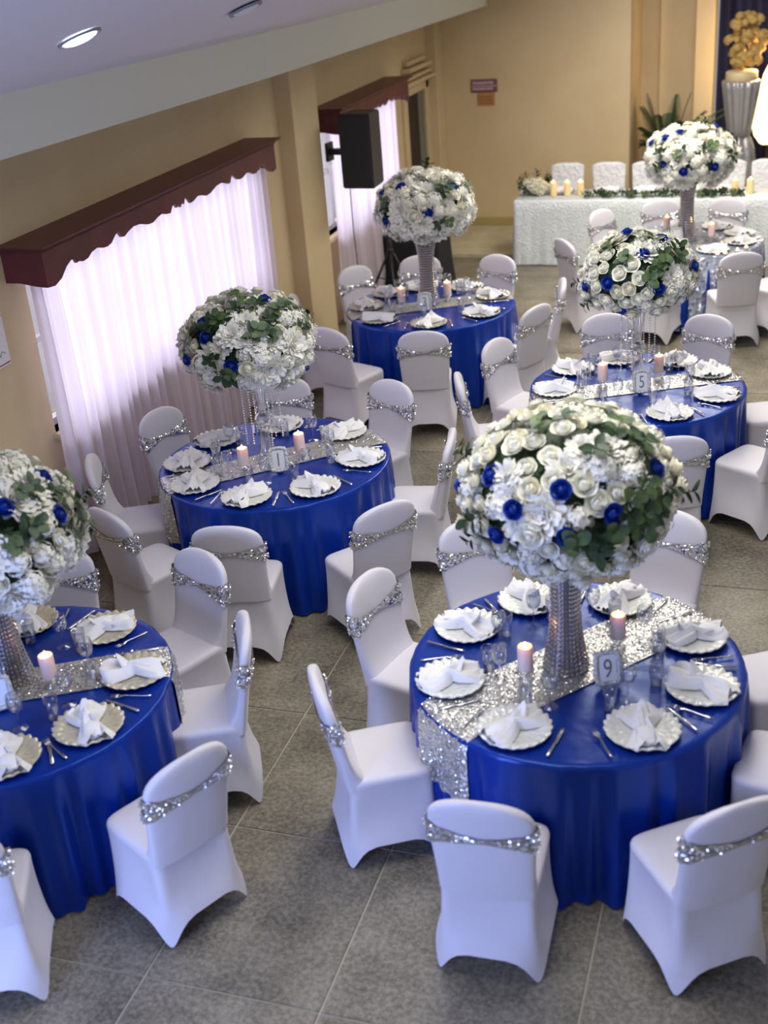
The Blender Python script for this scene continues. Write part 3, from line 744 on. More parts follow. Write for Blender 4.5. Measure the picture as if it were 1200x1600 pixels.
ROSES = [rose_mesh('rose', m_white_petal, s, R) for s, R in ((1, .05), (2, .053), (3, .046))] + [rose_mesh('rose_cream', m_cream_petal, 5, .05)]
BROSE = [rose_mesh('blue_rose', m_blue_petal, s, .047) for s in (1, 2)]
HYD = [hydrangea_mesh('hydrangea', m, s, R) for s, R, m in ((1, .078, m_white_cool), (2, .070, m_white_petal))]
PEO = [peony_mesh('peony', m_white_cool, s, R) for s, R in ((1, .068), (2, .058))]
EUC = [leafy_mesh('eucalyptus_sprig', m_euc, s, .13, 7, True) for s in (1, 2)]
LEAF = [leafy_mesh('leaf_sprig', m_leaf, s, .11, 7, False) for s in (1, 2)]
GYP = babys_breath(1)
def core_mesh(seed=1):
    rnd = random.Random(seed); b = B(); n, m_ = 28, 16; R = []
    for i in range(m_):
        th = PI*(i+.35)/m_; r = []
        for k in range(n):
            a = 2*PI*k/n; d = Vector((math.sin(th)*math.cos(a), math.sin(th)*math.sin(a), math.cos(th))); f_ = 1+.10*noise.noise(d*5)
            r.append(d*f_)
        R.append(r)
    b.rings(R)
    for k in range(420):
        z = 1-2*(k+.5)/420; a = k*2.39996; q = math.sqrt(1-z*z); d = Vector((q*math.cos(a), q*math.sin(a), z)); t1 = d.orthogonal().normalized(); t2 = d.cross(t1); an = rnd.uniform(0, 6.28)
        e = (t1*math.cos(an)+t2*math.sin(an)+d*.5).normalized(); s = d.cross(e).normalized(); l = rnd.uniform(.10, .17); w = l*.28; c = d*1.0
        b.add([c, c+e*l*.5+s*w, c+e*l, c+e*l*.5-s*w], [(0,1,2,3)])
    return b.me('foliage_core', m_leaf, False)
CORE = core_mesh()

BLUE = {'nine': [(-0.29,-0.91,0.29),(0.1,-0.85,0.52),(-0.55,-0.65,0.52),(-0.46,-0.89,-0.05),(0.17,-0.98,0.06),(0.53,-0.81,0.25),(0.84,-0.24,0.49),(-0.97,-0.21,0.11),(.3,.8,.3),(-.5,.7,.4)],
 'one': [(-0.43,-0.6,0.67),(-0.28,-0.84,0.47),(0.37,-0.01,0.93),(0.15,-0.99,-0.03),(-0.7,-0.71,-0.07),(0.85,0.11,-0.51),(-.2,.9,.3)],
 'five': [(-0.19,-0.08,0.98),(0.15,-0.68,0.72),(-0.39,-0.91,0.12),(-0.83,-0.56,-0.1),(0.44,-0.9,-0.01),(0.96,-0.16,0.25),(0.4,-0.23,0.89),(.1,.95,.2)],
 'three': [(-0.76,-0.42,0.5),(-0.56,-0.82,-0.11),(0.33,-0.94,0.11),(0.7,-0.36,0.62),(-0.27,-0.65,0.71),(.2,.9,.3)],
 'six': [(0.51,0.2,0.84),(-0.19,-0.5,0.85),(-0.84,-0.23,0.5),(-0.49,-0.87,-0.02),(-0.06,-0.98,-0.18),(0.57,-0.82,-0.09),(-0.5,-0.51,0.7)],
 'left': [(0.67,0.37,0.65),(0.69,-0.3,0.66),(0.94,0.12,0.32),(0.5,-0.8,-.15),(-.6,-.7,.3)]}
GREEN = {'nine': [(0.39,-0.18,0.9),(0.62,-0.23,0.75),(0.61,-0.76,0.23),(0.77,-0.59,0.22),(0.79,-0.49,0.38),(-0.11,-0.18,0.98),(-0.92,-0.06,0.38),(0.34,-0.93,0.09),(0.54,-0.84,-0.03),(0.63,-0.12,0.77),(.7,-.65,.05),(.85,-.45,.2)],
 'one': [(0.07,-0.35,0.93),(0.24,-0.39,0.89),(0.48,-0.71,0.51),(-0.15,-0.7,0.7),(-0.03,-0.75,0.66),(0.74,0.03,0.67),(0.64,-0.33,0.69),(0.89,-0.02,0.45),(0.02,-0.97,-0.23),(0.59,-0.63,0.5),(0.78,0.47,0.4)],
 'five': [(0.17,-0.44,0.88),(0.32,-0.79,0.53),(0.41,-0.71,0.57),(-0.15,-0.75,0.64),(0.34,-0.91,0.23),(-0.37,-0.36,0.86),(0.7,-0.51,0.5)],
 'three': [(0.43,-0.62,0.66),(0.55,-0.61,0.57),(-0.55,-0.77,0.31),(0.57,-0.8,-0.17),(0.88,0.16,0.45)],
 'six': [(0.3,0.15,0.94),(0.38,-0.85,0.35),(0.89,-0.42,0.14),(-0.62,-0.79,0.0),(-0.21,-0.9,0.38)],
 'left': [(0.75,-0.02,0.66),(0.84,-0.33,0.44),(0.83,-0.39,0.39),(0.77,0.41,0.49),(0.91,0.38,0.17)]}
def bouquet(key, c, rx, rz, label, nblo=165, seed=1, mix=(.5, .8), low=-.72):
    rnd = random.Random(seed)
    t = tag(obj('flower_arrangement', None, loc=c), label, 'flowers', 'round flower arrangements on tall vases')
    tag(obj('foliage', CORE, t, scale=(rx*.80, rx*.80, rz*.78)), kind='stuff')
    def put(nm, me_, d, out_, s=1.0, spin=None):
        d = Vector(d).normalized(); lump = 1+.06*noise.noise(d*2.2+Vector((seed*3, 0, 0)))
        p_ = Vector((d.x*rx, d.y*rx, d.z*rz))*lump
        nrm = Vector((d.x/rx, d.y/rx, d.z/rz)).normalized()
        p_ += nrm*out_
        q = nrm.to_track_quat('Z', 'Y').to_matrix().to_4x4()
        m4 = Matrix.Translation(p_) @ q @ Matrix.Rotation(spin if spin is not None else rnd.uniform(0, 6.28), 4, 'Z') @ Matrix.Scale(s, 4)
        return obj(nm, me_, t, mat4=m4)
    taken = []
    for d in BLUE[key]: put('blue_rose', rnd.choice(BROSE), d, .004, rnd.uniform(.82, .95)); taken.append((Vector(d).normalized(), .13))
    for d in GREEN[key]:
        for q in range(2):
            dd = Vector(d)+Vector((rnd.uniform(-.13,.13), rnd.uniform(-.13,.13), rnd.uniform(-.13,.13)))
            put('eucalyptus' if q < 1 else 'leaf_sprig', rnd.choice(EUC if q < 1 else LEAF), dd, -.085, rnd.uniform(.9, 1.1))
        taken.append((Vector(d).normalized(), .09))
    for k in range(nblo):
        z = 1-2*(k+.5)/nblo; a = k*2.39996+seed
        if z < low: continue
        q = math.sqrt(1-z*z); d = Vector((q*math.cos(a), q*math.sin(a), z)); d = (d+Vector((rnd.uniform(-.05,.05), rnd.uniform(-.05,.05), rnd.uniform(-.05,.05)))).normalized()
        if any((d-e).length < r for e, r in taken): continue
        u = rnd.random(); o_ = rnd.uniform(-.035, .008)
        if z < -.15: u = u*.6+.4
        if u < mix[0]: put('rose', rnd.choice(ROSES), d, o_, rnd.uniform(.88, 1.1))
        elif u < mix[1]: put('peony', rnd.choice(PEO), d, o_-.02, rnd.uniform(.9, 1.2))
        else: put('hydrangea', rnd.choice(HYD), d, o_-.035, rnd.uniform(.78, 1.02))
    for k in range(12):
        d = Vector((rnd.gauss(0,1), rnd.gauss(0,1), rnd.gauss(.2,.8)))
        if d.normalized().z < low+.1: continue
        put(*(('gypsophila', GYP) if k % 2 else ('leaf_sprig', rnd.choice(LEAF))), d, -.05, rnd.uniform(.8, 1.1))
    return t

# ------------------------------------------------------------------ vases
def interp(prof, z):
    for (r0, z0), (r1, z1) in zip(prof[:-1], prof[1:]):
        if z0 <= z <= z1: return r0+(r1-r0)*(z-z0)/(z1-z0)
    return prof[-1][0]
def crystal_vase(x, y, label, h=.60, prof=None):
    prof = prof or [(.105, 0), (.098, .05), (.084, .12), (.072, .22), (.066, .34), (.070, .45), (.086, .55), (.10, .60)]
    t = tag(obj('crystal_vase', None, loc=(x, y, TZ+.007)), label, 'vase', 'bead wrapped trumpet vases')
    obj('vase_wall', B().lathe([(r-.008, z) for r, z in prof], 32, close=False).me('vase_wall', m_vase_in), t)
    bm_ = B(); nc, nr = 26, int(h/.0225)
    for i in range(nr):
        z0, z1 = i*h/nr+.0015, (i+1)*h/nr-.0015
        for k in range(nc):
            a0, a1 = 2*PI*(k+.07)/nc, 2*PI*(k+.93)/nc; zm, am = (z0+z1)/2, (a0+a1)/2
            P_ = lambda a, z, o: Vector(((interp(prof, z)+o)*math.cos(a), (interp(prof, z)+o)*math.sin(a), z))
            da, dz = (a1-a0)*.28, (z1-z0)*.28
            V = [P_(a0, z0, -.004), P_(a1, z0, -.004), P_(a1, z1, -.004), P_(a0, z1, -.004), P_(a0+da, z0+dz, .004), P_(a1-da, z0+dz, .004), P_(a1-da, z1-dz, .004), P_(a0+da, z1-dz, .004)]
            bm_.add(V, [(4,5,6,7), (0,1,5,4), (1,2,6,5), (2,3,7,6), (3,0,4,7)])
    tag(obj('crystal_beads', bm_.me('crystal_beads', m_bead, False), t), kind='stuff')
    w = B()
    for i in range(0, nr+1, 1): w.lathe([(interp(prof, min(i*h/nr, h))-.003, i*h/nr-.001), (interp(prof, min(i*h/nr, h))+.001, i*h/nr), (interp(prof, min(i*h/nr, h))-.003, i*h/nr+.001)], 26, close=False)
    obj('wire_mesh', w.me('wire_mesh', m_wire), t)
    return t
def glass_vase(x, y, label):
    t = tag(obj('glass_vase', None, loc=(x, y, TZ+.007)), label, 'vase', 'clear glass trumpet vases')
    prof = [(.085, 0), (.083, .006), (.060, .03), (.040, .10), (.030, .20), (.026, .245)]
    obj('vase_foot', B().lathe(prof, 28, close=False).me('vase_foot', m_crystal), t)
    obj('glass_ball', B().lathe([(.024, -.052), (.045, -.036), (.056, -.012), (.056, .012), (.045, .036), (.024, .052)], 12, (0,0,.29)).me('glass_ball', m_cut, False), t)
    obj('trumpet', B().lathe([(.024, .34), (.028, .40), (.036, .48), (.05, .56), (.07, .60)], 28, close=False).me('trumpet', m_cut), t)
    strand = B()
    for k in range(24): strand.lathe([(.0005, -.0075), (.0075, 0), (.0005, .0075)], 6, (0, 0, .48-k*.018), close=False)
    sm = strand.me('bead_strand', m_disc)
    for k in range(6):
        a = k*PI/3+.3; obj('bead_strand', sm, t, loc=(.12*math.cos(a), .12*math.sin(a), .06 if k % 2 else .10))
    return t

# ------------------------------------------------------------------ guest tables
FRONT = math.radians(-70.4)     # direction from the tables towards the balcony
def seat_words(a, alls=None):
    r = (math.degrees(a - FRONT)) % 360
    if alls and len(alls) == 8: r = 45*sorted((q-math.degrees(FRONT)) % 360 for q in alls).index(min(((q-math.degrees(FRONT)) % 360 for q in alls), key=lambda v: abs(v-r))) + 1     # anticlockwise from the nearest seat = towards the right
    names = ['front right', 'near right side', 'far right side', 'back right', 'back left', 'far left side', 'near left side', 'front left']
    return names[int(r//45)]
TABLES = {
 'nine': dict(c=(-.80, 4.717), lab='table nine', run=50, rw=.36, sq=2600, plate='pearl', ang=[-153, 161, 122, 77, 31, -10, -52, -106], cl=0),
 'one': dict(c=(-3.154, 6.747), lab='table one', run=41, rw=.29, sq=900, plate='pearl', ang=[-165, 155, 108, 58, 8, -42, -85, -128], cl=1),
 'five': dict(c=(-.959, 8.392), lab='table five', run=26, rw=.26, sq=900, plate='pearl', ang=[-164, 150, 110, 67, 34, -14, -61, -112], cl=0),
 'three': dict(c=(-3.061, 10.31), lab='the far blue table', run=29, rw=.28, sq=0, plate='silv', ang=[-169, 148, 114, 70, 30, -24, -76, -125], cl=1),
 'left': dict(c=(-3.402, 3.984), lab='the left-edge table', run=29, rw=.28, sq=1200, plate='champ', ang=[115, 70, 22, -21, -59, -105, 160], cl=1),
}
for key, T in TABLES.items():
    cx, cy = T['c']; lab = T['lab']; rnd = random.Random(hash(key) % 1 + len(key)*7 + int(cx*10))
    t = tag(obj('round_table', None, loc=(cx, cy, 0)), 'round folding table hidden under the blue cloth of ' + lab, 'table', 'round tables under blue cloths')
    obj('tabletop', TTOP, t)
    for k in range(4): obj('leg', TLEG, t, loc=(.42*math.cos(k*PI/2+.78), .42*math.sin(k*PI/2+.78), 0), rot=(0, 0, k*PI/2+.78-PI/2))
    rot = {'nine': 0.0, 'one': 0.0, 'five': 1.1, 'three': 2.0, 'left': .6}[key]
    cm, fold = CLOTHS[T['cl']]
    tag(obj('tablecloth', cm, loc=(cx, cy, 0), rot=(0, 0, rot)), 'royal blue satin tablecloth reaching the floor on ' + lab, 'tablecloth', 'royal blue round tablecloths')
    rm, sq = make_runner(T['rw'], fold, math.radians(T['run'])-rot, T['sq'], seed=len(key)+3)
    ro = tag(obj('table_runner', rm, loc=(cx, cy, 0), rot=(0, 0, rot)), 'silver sequin runner laid across the blue cloth of ' + lab, 'table runner', 'silver sequin runners')
    if sq: tag(obj('sequins', sq, ro), kind='stuff')
    zt = TZ+.009
    for i, ad in enumerate(T['ang']):
        a = math.radians(ad); w = seat_words(a, T['ang']); ca, sa = math.cos(a), math.sin(a)
        if key == 'left' and ad in (-105, 160): continue
        r = .595; px, py = cx+r*ca, cy+r*sa
        pc = {'pearl': 'pearly white', 'champ': 'champagne', 'silv': 'silver'}[T['plate']]
        tag(obj('charger_plate', PLATES[T['plate']], loc=(px, py, zt), rot=(0, 0, rnd.uniform(0, 6))), '%s scalloped charger plate on %s, %s' % (pc, lab, w), 'plate', 'charger plates of ' + lab)
        flat = (key in ('one', 'five', 'three') and math.degrees(a-FRONT) % 360 > 60 and rnd.random() < .75 and not 330 < math.degrees(a-FRONT) % 360)
        na = a+PI + rnd.uniform(-.5, .5) + (0 if not flat else PI/2)
        tag(obj('napkin', rnd.choice(NAPF if flat else NAPS), loc=(px, py, zt-.005), rot=(0, 0, na), scale=(1.12, 1.12, 1.1)), 'folded white napkin on the charger of %s, %s' % (lab, w), 'napkin', 'folded napkins of ' + lab)
        # glasses towards the middle, cutlery beside the plate
        def at(rr, side): return (cx+rr*ca-side*sa, cy+rr*sa+side*ca)
        gx_, gy_ = at(.375, .06); tag(obj('wine_glass', GOBLET, loc=(gx_, gy_, zt), rot=(0, 0, 0)), 'stemmed clear wine glass behind the plate on %s, %s' % (lab, w), 'glass', 'wine glasses of ' + lab)
        gx_, gy_ = at(.40, -.045); tag(obj('tumbler', TUMBLER, loc=(gx_, gy_, zt)), 'clear water tumbler behind the plate on %s, %s' % (lab, w), 'glass', 'tumblers of ' + lab)
        kx, ky = at(.60, .195); tag(obj('knife', KNIFE, loc=(kx, ky, zt), rot=(0, 0, a+PI+.12)), 'steel knife beside the charger of %s, %s' % (lab, w), 'knife', 'knives of ' + lab)
        kx, ky = at(.60, -.195); tag(obj('fork', FORK, loc=(kx, ky, zt), rot=(0, 0, a+PI-.12)), 'steel fork beside the charger of %s, %s' % (lab, w), 'fork', 'forks of ' + lab)

zt = TZ+.0065
for x, y, l in ((-.995, 4.535, 'lit pillar candle left of the vase on table nine'), (-.622, 4.885, 'lit pillar candle right of the vase on table nine, behind the number card'),
                (-3.27, 6.515, 'lit pillar candle left of the vase on table one'), (-2.985, 6.80, 'lit pillar candle right of the vase on table one'),
                (-1.20, 8.35, 'lit pillar candle left of the vase on table five'), (-.82, 8.57, 'lit pillar candle right of the vase on table five'),
                (-2.93, 10.44, 'lit pillar candle right of the vase on the far blue table'), (-3.31, 10.23, 'lit pillar candle left of the vase on the far blue table'),
                (-3.20, 4.03, 'lit pillar candle on the left-edge table')):
    candle(x, y, zt, l)
vx = {'nine': (-.835, 4.68), 'one': (-3.20, 6.74), 'five': (-.955, 8.40), 'three': (-3.08, 10.32), 'left': (-3.44, 4.06)}
crystal_vase(*vx['nine'], 'tall flared vase wrapped in crystal beads on table nine')
glass_vase(*vx['one'], 'clear glass trumpet vase with a glass ball and bead strands on table one')
glass_vase(*vx['five'], 'clear glass trumpet vase with a glass ball on table five')
crystal_vase(*vx['three'], 'tall crystal bead vase on the far blue table')
crystal_vase(*vx['left'], 'tall crystal bead vase on the table at the left edge')
bouquet('nine', (-.83, 4.72, 1.655), .475, .375, 'huge ball of white roses with blue roses and eucalyptus above table nine', 215, 3, (.70, .85), -.86)
bouquet('one', (-3.22, 6.71, 1.60), .42, .32, 'white flower ball with much dark eucalyptus above table one', 128, 2, (.25, .6))
bouquet('five', (-.96, 8.39, 1.61), .41, .30, 'white rose ball with green leaves above table five', 155, 3, (.75, .9))
bouquet('three', (-3.06, 10.31, 1.665), .44, .33, 'white flower ball above the far blue table', 150, 4, (.25, .7))
bouquet('left', (-3.42, 3.98, 1.59), .50, .37, 'white flower ball with blue roses cut off by the left edge', 150, 5, (.25, .5))
toc = math.radians(18)
number_card(-.615, 4.545, toc+.15, '9', 'ornate pearl frame with the number nine on table nine')
number_card(-3.035, 6.545, toc+.10, '1', 'ornate pearl frame with the number one on table one')
number_card(-.90, 8.235, toc, '5', 'ornate pearl frame with the number five on table five')
number_card(-3.05, 10.09, toc-.05, '3', 'ornate pearl frame with a number card on the far blue table')
number_card(-3.32, 3.80, toc+.45, '', 'bright card frame at the left edge of the photo', True)

# chairs: (back top position, turn off the centre line in degrees, label)
def place_chairs(c, lst, group):
    for x, y, off, lab in lst:
        d = Vector((c[0]-x, c[1]-y)); face = math.atan2(d.y, d.x)-PI/2 + math.radians(off)
        # back top sits .275 behind the chair's origin
        ox, oy = x + .275*math.sin(-face)*1, y + .275*math.cos(face)
        chair((ox, oy), face, lab, group)
G = 'white covered chairs with silver sequin sashes'
place_chairs((-.80, 4.717), [(-.953, 3.46, 9, 'white covered chair seen from behind, left of the two nearest at table nine'),
    (-.02, 3.66, 0, 'white covered chair at table nine cut by the right edge, nearest on the right'),
    (-1.845, 4.119, 0, 'white covered chair seen from the side at the front left of table nine'),
    (-1.913, 5.031, 0, 'white covered chair at the far left side of table nine facing right'),
    (-1.535, 5.731, 0, 'white covered chair behind table nine, left of the flower vase'),
    (-.488, 6.001, 0, 'white covered chair behind table nine, right of the flower vase'),
    (.31, 5.36, 0, 'white covered chair at the far right of table nine, mostly beyond the right edge'),
    (.42, 4.50, 0, 'white covered chair at the right of table nine, its seat just inside the right edge')], G + ' around table nine')
place_chairs((-3.154, 6.747), [(-4.173, 7.077, 0, 'white covered chair with its back to the near curtain at table one'),
    (-4.219, 6.218, 0, 'white covered chair before the curtain end, left of table one'),
    (-3.726, 5.532, 0, 'white covered chair turned away at the front left of table one'),
    (-2.916, 5.452, 0, 'white covered chair seen from behind in front of table one'),
    (-2.093, 5.873, 0, 'white covered chair at the front right of table one seen from behind'),
    (-1.986, 6.943, 0, 'white covered chair at the right of table one seen from its side'),
    (-2.654, 7.828, 0, 'white covered chair at the back right of table one facing the camera'),
    (-3.513, 7.806, 0, 'white covered chair at the back of table one behind the bead strands')], G + ' around table one')
place_chairs((-.959, 8.392), [(-1.341, 9.543, 0, 'white covered chair behind table five, left of the glass vase'),
    (-.521, 9.563, 0, 'white covered chair behind table five, right of the glass vase'),
    (-2.102, 8.824, 0, 'white covered chair at the back left of table five'),
    (-2.19, 8.011, 0, 'white covered chair at the front left of table five seen from its side'),
    (-.56, 7.08, 0, 'white covered chair in front of table five, just right of the big flower ball'),
    (.19, 8.83, 0, 'white covered chair at the back right of table five, beyond the right edge'),
    (.13, 7.72, 0, 'white covered chair right of table five, only its seat inside the frame')], G + ' around table five')
place_chairs((-3.061, 10.31), [(-4.014, 10.935, 0, 'white covered chair at the back left of the far blue table'),
    (-3.46, 11.358, 0, 'white covered chair in front of the black box, behind the crystal vase'),
    (-2.666, 11.397, 0, 'white covered chair at the back right of the far blue table'),
    (-3.592, 9.038, 0, 'white covered chair turned away at the front left of the far blue table'),
    (-2.759, 9.016, 0, 'white covered chair seen squarely from behind at the front of the far blue table'),
    (-1.888, 10.563, 0, 'white covered chair seen edge-on at the right of the far blue table'),
    (-1.967, 9.772, 0, 'white covered chair at the front right of the far blue table'),
    (-4.259, 9.937, 0, 'white covered chair against the cream pilaster left of the far blue table')], G + ' around the far blue table')
place_chairs((-3.402, 3.984), [(-3.749, 5.0, 0, 'white covered chair behind the left-edge table, under the cut-off flower ball'),
    (-2.911, 5.12, 0, 'white covered chair at the back right of the left-edge table'),
    (-2.387, 4.498, 0, 'white covered chair seen edge-on at the right of the left-edge table'),
    (-2.198, 3.48, -5, 'white covered chair seen from behind at the front right of the left-edge table'),
    (-2.89, 2.80, 4, 'white covered chair cut off at the bottom left corner')], G + ' around the left-edge table')

# ------------------------------------------------------------------ far sequin table
C6 = (-.98, 12.76)
t = tag(obj('round_table', None, loc=(*C6, 0)), 'round folding table hidden under the pale sequin overlay at the far right', 'table')
obj('tabletop', TTOP, t)
for k in range(4): obj('leg', TLEG, t, loc=(.42*math.cos(k*PI/2+.78), .42*math.sin(k*PI/2+.78), 0), rot=(0, 0, k*PI/2+.78-PI/2))
tag(obj('tablecloth', CLOTHS[0][0], loc=(*C6, 0)), 'royal blue tablecloth peeping out below the pale sequin overlay', 'tablecloth', 'royal blue round tablecloths')
ov, _ = make_cloth(9, TR+.008, TZ+.006, lambda u: .24-.21*abs(math.sin(2*(u+.70)))**1.5, 11, .045, 'sequin_overlay', m_overlay)
tag(obj('sequin_overlay', ov, loc=(*C6, 0)), 'ice blue sequin overlay cloth draped over the far right table', 'tablecloth')
crystal_vase(*C6, 'tall crystal bead vase on the far sequin table')
bouquet('six', (-.97, 12.80, 1.60), .46, .33, 'white flower ball above the far sequin table before the head table', 140, 6, (.4, .7))
number_card(-1.05, 12.53, toc, '', 'pearl frame with a pale card on the far sequin table')
candle(-.72, 12.66, TZ+.013, 'lit candle right of the vase on the far sequin table')
candle(-1.20, 12.98, TZ+.013, 'lit candle left of the vase on the far sequin table')
for i, (a, w) in enumerate(((-15, 'right'), (22, 'farther right'), (60, 'back right'), (-58, 'front right'), (105, 'back'), (160, 'left'))):
    a = math.radians(a); x, y = C6[0]+.57*math.cos(a), C6[1]+.57*math.sin(a)
    tag(obj('charger_plate', PLATES['pearl'], loc=(x, y, TZ+.014), rot=(0, 0, i)), 'white scalloped charger plate on the far sequin table, %s' % w, 'plate', 'chargers on the far sequin table')
    tag(obj('napkin', NAPF[i % 2] if i != 2 else NAPS[0], loc=(x, y, TZ+.010), rot=(0, 0, a+PI/2)), 'folded white napkin on the far sequin table, %s' % w, 'napkin', 'napkins on the far sequin table')
rnd = random.Random(3)
for k, (x, y) in enumerate(((-.62, 12.10), (-.55, 12.14), (-.44, 12.24), (-.36, 12.36))):
    o = tag(obj('tealight', B().lathe([(.02, 0), (.022, .003), (.022, .018), (.018, .016), (.002, .014)], 14, close=False).me('tealight', m_wax), loc=(x, y, TZ+.013)), 'tiny tealight on the far sequin table rim, %s' % ('leftmost of four', 'second from the left', 'third from the left', 'rightmost of four')[k], 'candle', 'tealights at the rim of the sequin table')
    obj('flame', FLAME, o, loc=(0, 0, .012), scale=(.8, .8, .8))
place_chairs(C6, [(-1.95, 13.35, 0, 'white covered chair behind the sequin table, farthest left'),
    (-1.36, 13.85, 0, 'white covered chair behind the sequin table, hidden partly by the crystal vase'),
    (-.61, 13.9, 0, 'white covered chair behind the sequin table with a lilac tint, right of the vase'),
    (-2.13, 12.05, 6, 'white covered chair seen edge-on at the left of the sequin table'),
    (-1.25, 11.62, 0, 'white covered chair in front of the sequin table hidden by flowers'),
    (-.37, 11.56, -8, 'white covered chair seen from behind at the front right of the sequin table'),
    (.12, 12.0, 0, 'white covered chair right of the sequin table at the right edge')], G + ' around the sequin table')

# ------------------------------------------------------------------ head table on the platform
m_ruffle = mat('white_petal_fabric', (0.80, 0.85, 0.84, 1), 0.7); bump(m_ruffle, 'voronoi', 60, 0.7, 0.02)
noise_col(m_ruffle, (0.72, 0.80, 0.84, 1), (0.84, 0.89, 0.90, 1), 30)
hx0, hx1, hy0, hy1, hz = -3.19, 1.6, 14.60, 15.22, .79
t = tag(obj('head_table', None, loc=(0, 0, 0)), 'long head table under white textured cloth below the far wall', 'table')
b = B(); R = []
per = []
nxs = 150
for k in range(nxs): per.append((hx0+(hx1-hx0)*k/nxs, hy0, 0, -1))
for k in range(20): per.append((hx1, hy0+(hy1-hy0)*k/20, 1, 0))
for k in range(nxs): per.append((hx1-(hx1-hx0)*k/nxs, hy1, 0, 1))
for k in range(20): per.append((hx0, hy1-(hy1-hy0)*k/20, -1, 0))
rnd = random.Random(6)
for tt in (0, .02, .15, .3, .45, .6, .75, .88, 1.0):
    r = []
    for i, (x, y, nx_, ny_) in enumerate(per):
        o_ = .012*(tt > 0) + tt*(.045 + .012*math.sin(i*.55)+.008*math.sin(i*1.7)) + .006*rnd.uniform(-1, 1)*(tt > .1)
        base = .054 if (y > 14.9) else .012
        r.append((x+nx_*o_, y+ny_*o_, hz*(1-tt)+tt*base))
    R.append(r)
b.rings(R, True, False); obj('tablecloth', b.me('head_tablecloth', m_ruffle), t)
obj('tabletop', B().box(hx0+.03, hy0+.03, hz-.05, hx1-.03, hy1-.03, hz-.02).me('head_tabletop', mat('table_board', srgb(150, 118, 80), .6), False), t)
hz += .002
for k in range(6):
    x = (-3.02, -2.2, -1.4, -.6, .2, 1.0)[k]
# head table chairs with square ruffled covers
m_hc = mat('white_head_chair_cover', (0.82, 0.83, 0.86, 1), .7); bump(m_hc, 'voronoi', 22, .5, .03)
b = B(); R = []
for z, w, d0, d1 in ((0, .22, -.24, .22), (.2, .215, -.235, .215), (.44, .21, -.23, .21), (.47, .20, -.23, .20), (.475, .2, -.23, .20)):
    R.append([(sgnpow(math.cos(u), .25)*w, (d0+d1)/2+sgnpow(math.sin(u), .25)*(d1-d0)/2 + .006*math.sin(u*11), z) for u in [2*PI*(k+.5)/40 for k in range(40)]])
b.rings(R, False, True); R = []
for z, w in ((.44, .20), (.6, .20), (.8, .207), (.93, .21), (.955, .205), (.965, .18)):
    R.append([(sgnpow(math.cos(u), .3)*w, -.205+sgnpow(math.sin(u), .4)*.04*(1 if z < .96 else .5)-.03*(z-.44), z+.012*math.cos(math.cos(u)*3)*(z > .9)) for u in [2*PI*(k+.5)/40 for k in range(40)]])
b.rings(R, True, True); HC = b.me('ruffled_cover', m_hc)
for i, (x, w) in enumerate(((-2.72, 'leftmost'), (-2.19, 'second from the left'), (-1.69, 'third from the left'), (-1.18, 'behind the far flower ball'), (-.72, 'right of the far flower ball'), (-.24, 'at the right edge'))):
    c = tag(obj('head_chair', None, loc=(x, 15.50, .052), rot=(0, 0, PI)), 'square white ruffled chair at the head table, ' + w, 'chair', 'square white chairs at the head table')
    obj('cover', HC, c)
    obj('bow', B().tube([(-.21, -.25, .62), (0, -.262, .60), (.21, -.25, .62)], [.02, .03, .02], 8).me('bow', m_hc), c)
for i, (x, y, w) in enumerate(((-2.75, 14.86, 'leftmost of the left trio'), (-2.58, 14.86, 'middle of the left trio'), (-2.42, 14.87, 'right one of the left trio'), (-.60, 14.86, 'left one near the right edge'), (-.43, 14.88, 'right one near the right edge'))):
    candle(x, y, hz, 'tall ivory candle glowing on the head table, ' + w, 'ivory candles on the head table', True, 1.15, False)
# end arrangement and garland
t = tag(obj('flower_bowl', None, loc=(-3.0, 14.95, hz)), 'low creamy flower arrangement at the left end of the head table', 'flowers')
obj('bowl', B().lathe([(.05, 0), (.08, .01), (.11, .06), (.10, .065), (.06, .03), (.01, .02)], 20, close=False).me('bowl', m_crystal), t)
rnd = random.Random(12)
for k in range(34):
    z = 1-(k+.5)/34*1.05; a = k*2.4; q = math.sqrt(max(0, 1-z*z)); d = Vector((q*math.cos(a), q*math.sin(a), z))
    nrm = d; m4 = Matrix.Translation((d.x*.17, d.y*.15, .055+d.z*.13)) @ nrm.to_track_quat('Z', 'Y').to_matrix().to_4x4() @ Matrix.Scale(1.0 if k % 4 else .9, 4)
    obj('rose' if k % 4 else 'leaf_sprig', (ROSES[3] if k % 3 else ROSES[0]) if k % 4 else LEAF[0], t, mat4=m4)
t = tag(obj('leaf_garland', None, loc=(0, 0, hz)), 'green leaf garland lying along the front of the head table', 'garland')
obj('garland_stem', B().tube([(-2.3+.1*i, 14.72+.02*math.sin(i*.8), .015) for i in range(19)], .006, 5).me('garland_stem', m_leaf), t)
for k in range(64):
    x = -2.3+1.8*k/63; a = rnd.uniform(0, 6.28)
    m4 = Matrix.Translation((x, 14.72+.02*math.sin((x+2.3)*8), .018)) @ Vector((math.cos(a)*1.2, math.sin(a)*.8, .35)).to_track_quat('Z', 'Y').to_matrix().to_4x4() @ Matrix.Scale(.75, 4)
    obj('leaf_sprig', (LEAF+EUC)[k % 4], t, mat4=m4)
